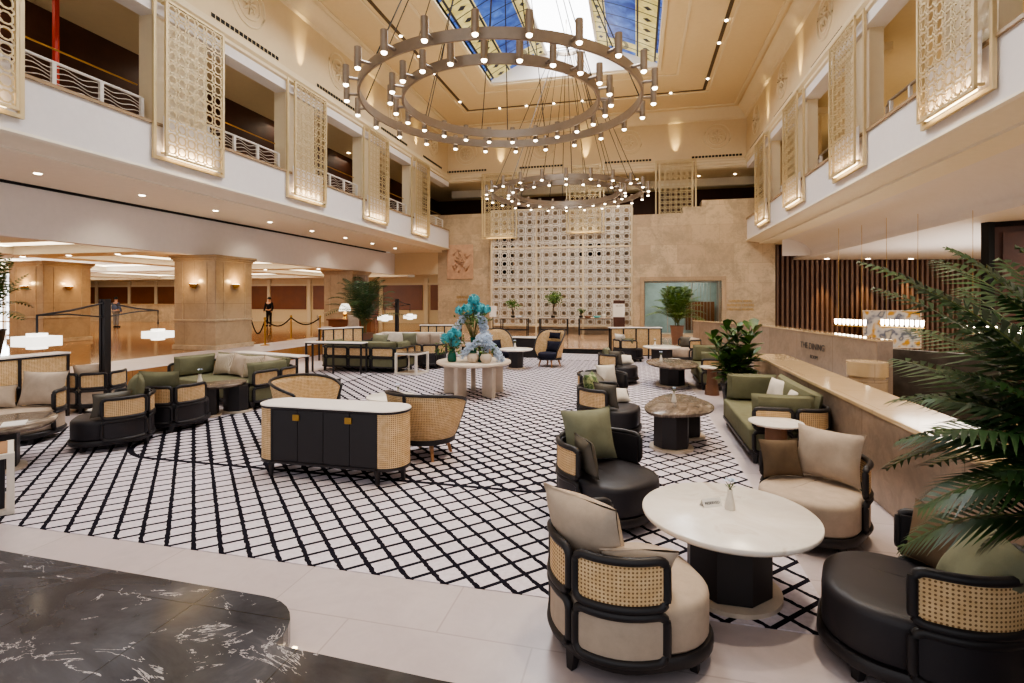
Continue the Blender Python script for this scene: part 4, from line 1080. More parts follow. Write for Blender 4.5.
console('cane-panelled console with white top in front of the tall palm', at(320, 17.2), at(361, 18.3), 1.08, .34, 4)
console('cane-panelled console with white top behind the farthest black chair', at(609, 17.9), at(661, 17.9), 1.08, .34, 4)
console('cane-panelled console behind the distant beige sofa', at(420, 19.2), at(462, 19.2), 1.1, .3, 5)
console('white-topped slim console standing behind the back-turned green sofa', (-8.98, 12.86), (-7.25, 12.92), .86, .36, 2, 0, False)
console('white-topped console behind the long green sofa', (-9.0, 10.25), (-6.9, 9.72), .84, .32, 2, 0, False)
# black planter box
t = thing('planter_box', 'black low cabinet with white top before the stage', 'cabinet', (*at(526, 18.4), .0), 0)
MB().bb(-.48, .48, -.22, .22, 0, .68).build('body', 'frame', t, smooth=False, bevel=.01); MB().bb(-.5, .5, -.24, .24, .68, .71).build('top', 'ivory', t, smooth=False)

# lantern posts
def lantern_post(label, px, d, ang, sc, arms):
    x, y = at(px, d); t = thing('lantern_post', label, 'floor lamp', (x, y, 0), 0, 'black posts with glowing square lanterns')
    MB().bb(-.065, -.015, -.06, .06, 0, 2.05).bb(.015, .065, -.06, .06, 0, 2.05).bb(-.015, .015, -.045, .045, 0, 2.03).build('post', 'frame', t, smooth=False)
    MB().bb(-.25, .25, -.25, .25, 0, .04).build('base', 'frame', t, smooth=False, bevel=.01)
    for (ax, ay, zl) in arms:
        v = Vector((ax, ay, 0)) ; e = v
        mb = MB(); mb.tube([(0,0,1.98), (e.x*.55, e.y*.55, 1.86), (e.x, e.y, 1.80), (e.x, e.y, 1.5)], .018, 6); mb.tube([(0,0,1.72), (e.x*.6, e.y*.6, 1.80), (e.x, e.y, 1.80)], .014, 6)
        mb.build('arm', 'frame', t)
        ln = MB(); ln.bb(e.x-.21, e.x+.21, e.y-.21, e.y+.21, zl-.075, zl+.075); ln.bb(e.x-.09, e.x+.09, e.y-.09, e.y+.09, zl+.076, zl+.12); ln.bb(e.x-.09, e.x+.09, e.y-.09, e.y+.09, zl-.12, zl-.076)
        L_ = ln.build('lantern_shade', 'lantern', t, smooth=False)
        MB().tube([(e.x, e.y, zl+.12), (e.x, e.y, 1.52)], .008, 4).build('hanger', 'frame', L_)
    t.scale = (sc,)*3
    return t
lp0 = at(105, 9.5); l0 = at(37, 7.9); l1 = at(158, 11.3)
lantern_post('black lantern post on the left between the beige chairs', 105, 9.5, 0, 1, [(l0[0]-lp0[0], l0[1]-lp0[1], 1.41), (l1[0]-lp0[0], l1[1]-lp0[1], 1.28)])
lp0 = at(397, 21.3); l0 = at(385, 20.0); l1 = at(410, 22.6)
lantern_post('distant black lantern post beside the tall palm', 397, 21.3, 0, 1, [(l0[0]-lp0[0], l0[1]-lp0[1], 1.32), (l1[0]-lp0[0], l1[1]-lp0[1], 1.28)])

# flower table
fx, fy = cam(-.82, 11.2)
t = thing('flower_table', 'round travertine table carrying the blue flower arrangements', 'table', (fx, fy, .006))
MB().stack([(circ(.76, 48), .65), (circ(.80, 48), .67), (circ(.80, 48), .71), (circ(.79, 48), .72)]).build('table_top', 'travertine', t, ang=60)
for a in (30, 102, 174, 246, 318):
    a = math.radians(a+YAW-6); mb = MB(); mb.box((.50*math.cos(a), .50*math.sin(a), .325), (.34, .10, .65), a); mb.build('leg', 'travertine', t, smooth=False, bevel=.02)
def ball(mb, c, r, rng, n=60, l=.45):
    for k in range(n):
        a, b = rng.uniform(0, 2*PI), math.acos(rng.uniform(-1, 1)); dd = Vector((math.cos(a)*math.sin(b), math.sin(a)*math.sin(b), math.cos(b)))
        p = dd.orthogonal().normalized(); q = dd.cross(p); c0 = Vector(c)+dd*r*.75; s = r*l
        mb.add([c0, c0+dd*s*.5+p*s*.5, c0+dd*s*.7+q*s*.3, c0+dd*s*.5-p*s*.5], [(0,1,2,3)]); mb.add([c0, c0+dd*s*.5+q*s*.5, c0+dd*s*.6, c0+dd*s*.5-q*s*.5], [(0,1,2,3)])
def bouquet(label, px, d, z0, vase_h, vase_r, balls, drops, greens, zh):
    x, y = at(px, d); t = thing('flower_arrangement', label, 'flowers', (x, y, z0)); rng = random.Random(int(px))
    f = lambda dx, dd: Vector((CA*dx - SA*dd, SA*dx + CA*dd, 0))
    MB().lathe([(0,0),(vase_r*.8,0),(vase_r,.04),(vase_r*.9,vase_h*.5),(vase_r*.55,vase_h*.8),(vase_r*.75,vase_h),(vase_r*.65,vase_h),(0,vase_h*.8)], 20).build('vase_body', 'greenglass', t)
    mb = MB()
    for dx, dz, r in balls:
        c = f(dx, rng.uniform(-.1, .1))+Vector((0,0,dz)); mb.tube([(0,0,vase_h*.8), c*.6+Vector((0,0,vase_h*.3)), c], .006, 4)
    for k in range(greens):
        a = rng.uniform(0, 2*PI); L = rng.uniform(.12, .34); e = Vector((L*math.cos(a), L*math.sin(a), zh+rng.uniform(-.15,.15)))
        mb.tube([(0,0,vase_h*.85), e*.7+Vector((0,0,vase_h*.35)), e], .004, 4)
    mb.build('stems', 'stem', t)
    mb = MB()
    for k in range(greens*9):
        a = rng.uniform(0, 2*PI); L = rng.uniform(.03, .38); c = Vector((L*math.cos(a), L*math.sin(a), zh+rng.uniform(-.2,.14)-L*.3)); dd = Vector((rng.uniform(-1,1), rng.uniform(-1,1), rng.uniform(-.5,1))).normalized()*.09; p = dd.orthogonal().normalized()*.02
        mb.add([c, c+dd*.5+p, c+dd, c+dd*.5-p], [(0,1,2,3)])
    if greens: mb.build('leaves', 'palm2', t)
    mb = MB()
    for dx, dz, r in balls:
        c = f(dx, rng.uniform(-.12, .05))+Vector((0,0,dz)); mb.lathe([(.0,-r*.8),(r*.6,-r*.55),(r*.8,0),(r*.6,r*.55),(0,r*.8)], 10, tuple(c)); ball(mb, c, r, rng)
    mb.build('turquoise_blooms', 'teal', t)
    if drops:
        mb = MB()
        for x0, zz0, x1, zz1, n in drops:
            for k in range(n):
                u = k/(n-1); c = f(x0+(x1-x0)*u+rng.uniform(-.05,.05), rng.uniform(-.12,.06))+Vector((0,0,zz0+(zz1-zz0)*u*u+rng.uniform(-.03,.03))); ball(mb, c, .055, rng, 12, .9)
        mb.build('pale_blue_orchids', 'lilac', t)
bouquet('tall green vase with turquoise blooms and trailing pale blue orchids', 473, 11.25, .726, .50, .085, [(-.10, 1.12, .13), (.02, 1.3, .13), (.15, 1.12, .13), (.30, 1.1, .1), (-.28, 1.08, .1), (.1, 1.02, .1)], [(-.12, .95, -.42, .55, 24), (.12, .95, .30, .42, 34), (.2, .9, .22, .55, 20)], 26, 1.02)
bouquet('small green vase with turquoise pompom blooms on the flower table', 452, 11.0, .726, .28, .10, [(-.12, .50, .11), (.02, .62, .10), (.06, .40, .12), (-.02, .56, .1), (.14, .6, .08)], [], 10, .44)
bouquet('low cascade of pale blue orchids on the flower table', 482, 10.95, .726, .18, .10, [], [(.0, .42, -.42, .12, 34), (.0, .45, .42, -.0, 44), (-.05, .5, .16, .52, 24), (.02, .4, .1, .2, 14)], 8, .34)
for k, (px, d) in enumerate(((473, 10.85), (486, 10.75))):
    x, y = at(px, d); t = thing('flower_bowl', ['round beige bowl under the orchids on the flower table, left one', 'round beige bowl under the orchids on the flower table, right one'][k], 'bowl', (x, y, .726))
    MB().lathe([(0,0),(.07,0),(.12,.07),(.125,.12),(.09,.19),(.08,.19),(.11,.12),(.105,.075),(.06,.015),(0,.015)], 20).build('bowl_body', 'travertine', t)

# stage tables with things on them
for k, (a, b) in enumerate(((500.5, 529), (539, 568.7), (578, 613))):
    p, q = at(a, 26.6), at(b, 26.6)
    t = thing('high_table', ['left dark framed high table before the lattice wall', 'middle dark framed high table with the bonsai', 'right dark framed high table before the lattice wall'][k], 'table', ((p[0]+q[0])/2, (p[1]+q[1])/2, .2), math.radians(3), None)
    L = math.dist(p, q)*.96
    MB().bb(-L/2, L/2, -.28, .28, .86, .89).build('table_top', 'travertine', t, smooth=False)
    for x in (-L/2+.03, L/2-.03):
        for y in (-.25, .25): MB().bb(x-.025, x+.025, y-.025, y+.025, 0, .86).build('leg', 'frame', t, smooth=False)
    mb = MB()
    for z in (.28, .84): mb.bb(-L/2, L/2, -.27, -.24, z-.02, z+.02); mb.bb(-L/2, L/2, .24, .27, z-.02, z+.02)
    mb.build('rail', 'frame', t, smooth=False)
def leafy(label, loc, h, spread, n, mat='palm2', pot='pot_d', trunk=True, s=.07, name='potted_tree', seed=1):
    t = thing(name, label, 'plant', loc); rng = random.Random(seed)
    MB().lathe([(0,0),(.09,0),(.11,.12),(.10,.12),(0,.1)], 14).build('pot', pot, t)
    mb = MB(); tips = []
    for k in range(7):
        a = rng.uniform(0, 2*PI); e = Vector((spread*.8*math.cos(a)*rng.uniform(.3,1), spread*.8*math.sin(a)*rng.uniform(.3,1), h*rng.uniform(.7,1))); mb.tube([(0,0,.1), (e.x*.15, e.y*.15, h*.45), e], [.018,.012,.005], 5); tips.append(e)
    mb.build('branches', 'bark', t); mb = MB()
    for k in range(n):
        c = rng.choice(tips)+Vector((rng.gauss(0, spread*.3), rng.gauss(0, spread*.3), rng.gauss(0, h*.1))); dd = Vector((rng.uniform(-1,1), rng.uniform(-1,1), rng.uniform(-.4,.8))).normalized()*s; p = dd.orthogonal().normalized()*s*.3
        mb.add([c, c+dd*.5+p, c+dd, c+dd*.5-p], [(0,1,2,3)])
    mb.build('leaves', mat, t); return t
leafy('airy bonsai tree on the middle high table', (*at(553, 26.5), 1.09), 1.15, .48, 420, s=.12, seed=4)
leafy('loose green plant on the left high table', (*at(513, 26.5), 1.09), .8, .38, 200, s=.11, seed=5)
leafy('small dark plant on the right high table', (*at(581, 26.5), 1.09), .4, .16, 80, 'fiddle', s=.1, seed=6)
for k, (px, mt, lab) in enumerate(((588, 'pot_t', 'red-brown bowl on the right high table'), (597, 'teal', 'turquoise dish on the right high table'), (519, 'lilac', 'pale blue dish on the left high table'), (604, 'ceramic', 'white jar on the right high table'))):
    o = MB().lathe([(0,0),(.12,0),(.2,.08),(.19,.1),(0,.04)] if k < 3 else [(0,0),(.08,0),(.1,.12),(.05,.2),(0,.2)], 14).build('dish', mt); o.location = (*at(px, 26.4), 1.09); tag(o, lab, 'dish')
t = thing('sign_stand', 'brown sign stand with a white printed poster beside the right high table', 'sign', (*at(619, 25.9), .2), math.radians(2))
MB().bb(-.28, .28, -.1, .1, 0, .95).build('base', 'darkwood', t, smooth=False); MB().bb(-.28, .28, -.04, .0, .95, 1.75).build('poster', 'paper', t, smooth=False); MB().bb(-.28, .28, -.05, .01, 1.62, 1.78).build('header', 'darkwood', t, smooth=False)
text('WELCOME', .07, 'ink', t, (0, -.045, 1.5))
t = thing('notice_board', 'small white notice on a stand left of the stage tables', 'sign', (*at(493, 26.2), .2)); MB().bb(-.18, .18, -.02, .02, .95, 1.5).build('card', 'paper', t, smooth=False); MB().bb(-.02, .02, -.02, .02, 0, .95).bb(-.15, .15, -.12, .12, 0, .03).build('stand', 'frame', t, smooth=False)

# lobby furniture on the left
def stanchion(px, d, label, h=1.0):
    t = thing('stanchion', label, 'stanchion', (*at(px, d), LZ+.012 if at(px, d)[0] > -13.4 else LZ), 0, 'brass rope posts in the lobby')
    MB().lathe([(0,0),(.16,0),(.16,.02),(.03,.05),(.028,.9),(.045,.92),(.05,.96),(.03,1.0),(0,1.0)], 16).build('post', 'brass', t)
    return (*at(px, d), LZ+.9)
st = [stanchion(251, 19.5, 'brass rope post at the left end beside the marble pillar'), stanchion(265, 18.4, 'nearest brass rope post'), stanchion(291, 21.0, 'brass rope post in the middle of the rope line'), stanchion(320, 20.5, 'brass rope post in front of the desk chairs')]
for a, b, l in ((0, 1, 'black rope slung between the two posts beside the pillar'), (1, 2, 'black rope slung across the middle of the rope line'), (2, 3, 'black rope slung towards the desk chairs')):
    p, q = Vector(st[a]), Vector(st[b]); pts = [p.lerp(q, k/12)+Vector((0,0,-.34*math.sin(PI*k/12)*(1.5 if a == 0 else .8))) for k in range(13)]
    o = MB().tube(pts, .025, 6).build('rope', 'rope'); tag(o, l, 'rope', None)
# desk, chairs, lamp
x, y = at(352, 22.9)
t = thing('writing_desk', 'brown concierge desk in front of the third pillar', 'desk', (x, y, LZ), rz(90)); MB().bb(-1.0, 1.0, -.4, .4, .72, .78).build('desk_top', 'brownwood', t, smooth=False, bevel=.01); MB().bb(-.92, .92, -.34, .34, 0, .72).build('panel', 'brownwood', t, smooth=False)
def dchair(label, px, d, phi):
    t = thing('dining_chair', label, 'chair', (*at(px, d), LZ), rz(phi), 'cream upholstered chairs at the lobby desk')
    for a in (-.22, .22):
        for b in (-.2, .22): leg(t, a, b, .42, .024, 'woodleg', .2)
    puff(oval(.26, -.25, .26, .08, .08), .40, .50, .03).build('seat', 'beige', t)
    o = cushion_mesh(.5, .55, .1, .2).build('backrest', 'beige', t); o.location = (0, -.24, .46); o.rotation_euler = (.15,0,0)
dchair('cream upholstered chair left of the concierge desk', 326, 21.4, 20); dchair('cream upholstered chair in front of the concierge desk', 352, 21.6, 120)
t = thing('table_lamp', 'table lamp with glowing white shade on the concierge desk', 'lamp', (*at(345, 22.9), LZ+.78))
MB().lathe([(0,0),(.1,0),(.06,.1),(.1,.2),(.03,.34),(0,.34)], 14).build('base', 'brass', t); MB().lathe([(.28,.34),(.16,.66),(.14,.66),(.26,.34)], 18).build('lamp_shade', 'lantern', t)
# reception desk at far left
t = thing('reception_desk', 'long cream reception counter under the wood panels', 'desk', (-37.5, 30.8, LZ), 0); MB().bb(-6.5, 5.6, -.4, .4, 0, 1.25).build('front', 'wallmarble', t, smooth=False); MB().bb(-6.6, 5.7, -.5, .45, 1.25, 1.3).build('top', 'capmarble', t, smooth=False)

# bar side
t = thing('drum_plinth', 'round marble drum behind the parapet', 'plinth', (*at(867, 9.9), -1.0)); MB().lathe([(0,0),(.33,0),(.33,1.55),(0,1.55)], 36).build('lower_drum', 'pillar', t); MB().lathe([(.3,1.55),(.3,1.59),(.34,1.6),(.34,1.86),(0,1.86)], 36).build('upper_drum', 'capmarble', t)
p, q = at(887, 11.6), at(1000, 10.0); o = MB().band([q, p], -1.0, .95, .12).build('bar_screen', 'tealroom'); o.data.materials[0] = plain('dark_green_marble', srgb(72,66,60), .3, var=.4, sc=4); tag(o, 'dark marble partition behind the parapet on the right', 'partition')
def barchair(px, d, label):
    t = thing('bar_chair', label, 'chair', (*at(px, d), -1.0), rz(120), 'dark dining chairs below the parapet')
    puff(circ(.24, 20), .42, .52, .04).build('seat', 'leather', t)
    MB().band(upath(.26, -.26, .05, .26), .55, .95, .05).build('backrest', 'leather', t)
    for a, b in ((.17,.17), (-.17,.17), (.17,-.17), (-.17,-.17)): leg(t, a, b, .43, .024, 'frame', .3)
barchair(878, 7.6, 'dark rounded chair top just showing behind the parapet')
o = thing('wall_painting', 'abstract grey and ochre painting on the walnut slat wall', 'painting'); 
pc, qc = Vector((*at(865, 24.6), 0)), Vector((*at(918, 24.6), 0)); mid = (pc+qc)/2; o.location = (mid.x, mid.y, .62); o.rotation_euler = (0,0,ang)
MB().bb(-1.3, 1.3, -.03, .0, -.85, .85).build('canvas', 'painting', o, smooth=False); rb = MB(); rb.bb(-1.35, -1.3, -.05, .02, -.9, .9); rb.bb(1.3, 1.35, -.05, .02, -.9, .9); rb.bb(-1.3, 1.3, -.05, .02, .85, .9); rb.bb(-1.3, 1.3, -.05, .02, -.9, -.85); rb.build('frame', 'travertine', o, smooth=False)
def linear_lamp(label, a, b, d0, d1, z, n):
    p, q = Vector((*at(a, d0), z)), Vector((*at(b, d1), z)); t = thing('linear_chandelier', label, 'chandelier', (0,0,0), 0, None)
    MB().tube([p, q], .014, 6).tube([p.lerp(q,.15), p.lerp(q,.15)+Vector((0,0,4.0-z))], .005, 4).tube([p.lerp(q,.85), p.lerp(q,.85)+Vector((0,0,4.0-z))], .005, 4).build('bar', 'brass', t)
    for k in range(n):
        c = p.lerp(q, (k+.5)/n); c.z += .03; MB().lathe([(.02,0),(.022,.02),(.034,.04),(.034,.15),(.0,.15)], 10, tuple(c)).build('glass_shade', 'glow_hi', t)
linear_lamp('left row of glowing glass cups over the bar', 834, 867, 14.5, 13.6, 1.32, 8)
linear_lamp('middle row of glowing glass cups before the painting', 880, 925, 12.6, 11.8, 1.38, 9)
linear_lamp('right row of glowing glass cups behind the palm leaves', 962, 1040, 11.6, 10.6, 1.28, 10)
for k, px in enumerate((827, 868, 911)):
    x, y = at(px, 24.85); spot((x, y, 3.94), (.03, .13, -1), 420, 40, (1,.66,.3), .5, .03)
    o = MB().lathe([(0,-.02),(.09,-.02),(.1,0)], 12).build('ceiling_spotlight', 'glow_hi'); o.location = (x, y, 3.975); tag(o, ['left downlight at the top of the slat wall', 'middle downlight at the top of the slat wall', 'right downlight at the top of the slat wall'][k], 'ceiling light')

# ------------------------------------------------------------------ plants
def frond(mb_l, mb_s, p0, p2, arch, n=26, leaf=.34, w=.02, rng=random, droop=.35):
    p0, p2 = Vector(p0), Vector(p2); pm = (p0+p2)/2+Vector((0,0,arch)); pts = []
    for k in range(n+1):
        u = k/n; pts.append(p0*(1-u)**2+pm*2*u*(1-u)+p2*u*u)
    mb_s.tube(pts, [.009*(1-.8*k/n) for k in range(n+1)], 4)
    for k in range(int(n*.14), n+1):
        u = k/n; t = (pts[min(n, k+1)]-pts[k-1]).normalized(); s = t.cross(Vector((0,0,1))).normalized(); upv = s.cross(t)
        L = leaf*(math.sin(PI*min(1, .12+.86*u))**.6)*(1-.25*u)
        for sg in (-1, 1):
            dd = (s*sg*.84+t*.5+upv*.2).normalized(); c = pts[k]; j = rng.uniform(-.12, .12)
            m1 = c+dd*L*.45+Vector((0,0,-droop*.12*L+j*.05)); m2 = c+dd*L+Vector((0,0,-droop*L*(1+j)))
            q = dd.cross(upv).normalized()*w*.5
            mb_l.add([c-q*.4, c+q*.4, m1+q, m1-q, m2], [(0,1,2,3), (3,2,4)])
def palm(label, loc, fronds, mat='palm', pot='pot_t', pr=.24, ph=.42, stem_h=.5, leaf=.34, w=.022, n=26, seed=1, name='potted_palm', nstem=5):
    t = thing(name, label, 'plant', loc); rng = random.Random(seed)
    MB().lathe([(0,0),(pr*.72,0),(pr,ph*.93),(pr*1.06,ph*.94),(pr*1.06,ph),(pr*.92,ph),(pr*.9,ph-.05),(0,ph-.05)], 24).build('pot', pot, t)
    MB().lathe([(0,ph-.055),(pr*.9,ph-.055),(pr*.9,ph-.04),(0,ph-.02)], 24).build('soil', 'soil', t)
    ml, ms = MB(), MB()
    for k in range(nstem):
        a = 2*PI*k/nstem; ms.tube([(.07*math.cos(a), .07*math.sin(a), ph-.05), (.09*math.cos(a), .09*math.sin(a), ph+stem_h)], [.022, .014], 6)
    for i, (e, arch) in enumerate(fronds):
        a = rng.uniform(0, 2*PI); frond(ml, ms, (.08*math.cos(a), .08*math.sin(a), ph+stem_h*rng.uniform(.5,1)), e, arch, n, leaf, w, rng)
    ms.build('stems', 'stem', t); ml.build('fronds', mat, t, smooth=False); return t
def ring_fronds(n, R, z0, z1, seed, arch=.5):
    rng = random.Random(seed); o = []
    for k in range(n):
        a = 2.399*k; f = k/n; r = R*(.35+.65*f)*rng.uniform(.85, 1.1); o.append(((r*math.cos(a), r*math.sin(a), z1-(z1-z0)*f*f+rng.uniform(-.08,.08)), arch*rng.uniform(.7,1.2)))
    return o
# big foreground palm: hand-aimed fronds plus the rest all round
base = Vector((1.98, 2.12, 0)); fr = []
for px, py, d, arch in ((864, 264, 2.45, .42), (905, 545, 2.25, .62), (888, 468, 2.6, .62), (897, 400, 2.5, .5), (925, 505, 2.0, .6), (912, 330, 2.9, .45), (950, 250, 2.2, .4), (985, 545, 2.15, .6), (940, 430, 1.9, .45), (900, 360, 2.7, .35), (1005, 262, 2.6, .3), (1000, 470, 1.8, .4), (945, 370, 2.3, .3), (1015, 400, 2.9, .4), (965, 290, 3.1, .3), (985, 420, 2.3, .4), (930, 465, 2.9, .5),
        (940, 262, 2.8, .45), (1020, 250, 2.0, .3), (950, 320, 2.4, .35), (1018, 330, 2.8, .35), (1000, 360, 3.1, .4),
        (880, 290, 2.6, .4), (925, 290, 2.0, .4), (1000, 330, 2.2, .3), (1020, 360, 2.0, .3), (960, 480, 2.5, .5), (1000, 510, 2.3, .5), (975, 340, 2.5, .35), (930, 400, 2.2, .4), (1015, 450, 2.4, .4), (960, 440, 2.7, .45), (905, 440, 2.3, .5), (1010, 300, 1.9, .3), (985, 380, 1.9, .35)):
    x, y = at(px, d); fr.append(((x-base.x, y-base.y, H-(py-HZ)/F*d), arch))
palm('large dark green palm arching in from the right edge', tuple(base), fr + ring_fronds(9, .75, 1.3, 2.3, 3), 'palm', 'pot_d', .26, .5, .55, .44, .027, 34, 3, nstem=7)
x, y = at(677, 21.6); palm('bushy palm in a terracotta pot before the glazed opening', (x, y, .2), ring_fronds(40, 1.3, .9, 2.35, 5, .5), 'palm2', 'pot_t', .27, .75, .2, .5, .045, 16, 5)
x, y = at(364, 19.3); palm('tall potted palm in front of the third marble pillar', (x, y, 0), ring_fronds(30, 1.6, 1.3, 2.8, 6, .7), 'palm', 'pot_t', .32, .8, .4, .6, .035, 20, 6)
x, y = at(-14, 14.5); palm('palm with drooping leaves cut off by the left edge', (x, y, LZ), ring_fronds(22, 1.3, 1.0, 2.9, 8, .5), 'palm', 'pot_d', .4, .8, .4, .5, .06, 14, 8)
# fiddle leaf
def fiddle(label, loc):
    t = thing('rubber_plant', label, 'plant', loc); rng = random.Random(11)
    MB().lathe([(0,0),(.2,0),(.26,.42),(.28,.44),(.28,.5),(.24,.5),(0,.45)], 24).build('pot', 'pot_d', t)
    ms, ml = MB(), MB()
    for k in range(16):
        a = 2.4*k+.3; R = rng.uniform(.08, .44); top = Vector((R*math.cos(a), R*math.sin(a), rng.uniform(.95, 1.62)-.25*R)); ms.tube([(.04*math.cos(a), .04*math.sin(a), .45), (top.x*.6, top.y*.6, top.z*.7), top], [.016,.012,.008], 6)
        for j in range(15):
            u = j/14; c = Vector((.04*math.cos(a), .04*math.sin(a), .5)).lerp(top, .25+.75*u); b = a+j*2.4; el = .1+.9*u; dd = Vector((math.cos(b)*math.cos(el), math.sin(b)*math.cos(el), math.sin(el))); s = dd.cross(Vector((0,0,1))).normalized(); L = rng.uniform(.26,.40); dr = Vector((0,0,-L*.25))
            ml.add([c, c+dd*L*.35+s*L*.16, c+dd*L*.7+s*L*.22+dr*.4, c+dd*L+dr, c+dd*L*.7-s*L*.22+dr*.4, c+dd*L*.35-s*L*.16, c+dd*L*.6+dr*.5], [(0,1,6),(1,2,6),(2,3,6),(3,4,6),(4,5,6),(5,0,6)])
    ms.build('stems', 'stem', t); ml.build('leaves', 'fiddle', t)
fiddle('broad-leaved green potted plant between the two green sofas', (1.79, 10.35, 0))

# ------------------------------------------------------------------ chandeliers
def chandelier(label, cx, cy, z, Ro, Ri, n, ztop):
    t = thing('ring_chandelier', label, 'chandelier', (cx, cy, z), 0, 'double ring chandeliers of bronze tubes')
    for R, nm in ((Ro, 'outer_ring'), (Ri, 'inner_ring')):
        mb = MB(); mb.band([(R*math.cos(2*PI*k/96), R*math.sin(2*PI*k/96)) for k in range(96)], -.09, .09, .045, close=True); mb.build(nm, 'steel', t)
        for k in range(n):
            a = 2*PI*(k+.5)/n; ca, sa = math.cos(a), math.sin(a); rr = R+.24
            tu = MB().lathe([(.0,.22),(.06,.22),(.06,-.13),(.05,-.13),(.05,-.11),(0,-.11)], 12, (rr*ca, rr*sa, 0)).tube([(R*ca, R*sa, 0), (rr*ca, rr*sa, 0)], .028, 6).build('lamp_tube', 'steel', t)
            MB().lathe([(0,-.115),(.046,-.115),(.046,-.145),(.03,-.16),(0,-.165)], 10, (rr*ca, rr*sa, 0)).build('bulb', 'glow_hi', tu)
    mb = MB()
    for k in range(8):
        a = 2*PI*(k+.25)/8
        mb.tube([(Ro*math.cos(a), Ro*math.sin(a), .09), (.45*math.cos(a), .45*math.sin(a), ztop-z)], .012, 4)
        mb.tube([(Ri*math.cos(a+.3), Ri*math.sin(a+.3), .09), (.4*math.cos(a), .4*math.sin(a), ztop-z)], .010, 4)
    mb.build('suspension_cables', 'frame', t)
    MB().band(circ(.55, 32), ztop-z-.06, ztop-z+.06, .05, close=True).build('ceiling_ring', 'steel', t)
    MB().bb(-.6, .6, -.03, .03, ztop-z+.0, ztop-z+.05).bb(-.03, .03, -.6, .6, ztop-z, ztop-z+.05).tube([(0,0,ztop-z), (0,0,12.68-z)], .03, 6).build('ceiling_mount', 'whitemetal', t)
    return t
chandelier('large double ring chandelier nearest the camera under the skylight', *cam(-.22, 10.62), 6.05, 2.80, 1.97, 24, 11.6)
chandelier('second double ring chandelier farther away before the lattice wall', *cam(2.06, 19.75), 6.05, 2.80, 1.97, 24, 11.6)

# ceiling downlights in the soffits and lobby
def downlights(pts, label, group):
    for (x, y, z) in pts:
        o = MB().lathe([(0,-.012),(.06,-.012),(.075,0)], 12).build('recessed_downlight', 'glow_hi'); o.location = (x, y, z); tag(o, label, 'ceiling light', group)
downlights([(-12.4, y, 4.72) for y in (6, 8.4, 10.8, 13.2, 15.6, 18, 20.4, 22.8, 25.2)], 'recessed downlight in the left gallery underside', 'downlights under the left gallery')
downlights([(-16+2*k, 13.1, 3.468) for k in range(0, -4, -1)] + [(-14.6, 21.7, 3.468), (-17.5, 21.7, 3.468)], 'recessed downlight in the lobby ceiling beam', 'downlights in the lobby ceiling')
downlights([(x, 29.3, 8.61) for x in (-8.6, -4.6, 0, 3.2, 5.0)], 'recessed downlight in the far gallery ceiling', 'downlights of the far gallery')
downlights([(-12.6, y, 8.61) for y in (7.6, 12, 16.6, 21)], 'recessed downlight in the left gallery ceiling', 'downlights of the left gallery ceiling')
for k, (x, y) in enumerate(((XL-4.62, 7.9), (XL-4.62, 11.3))):
    pass

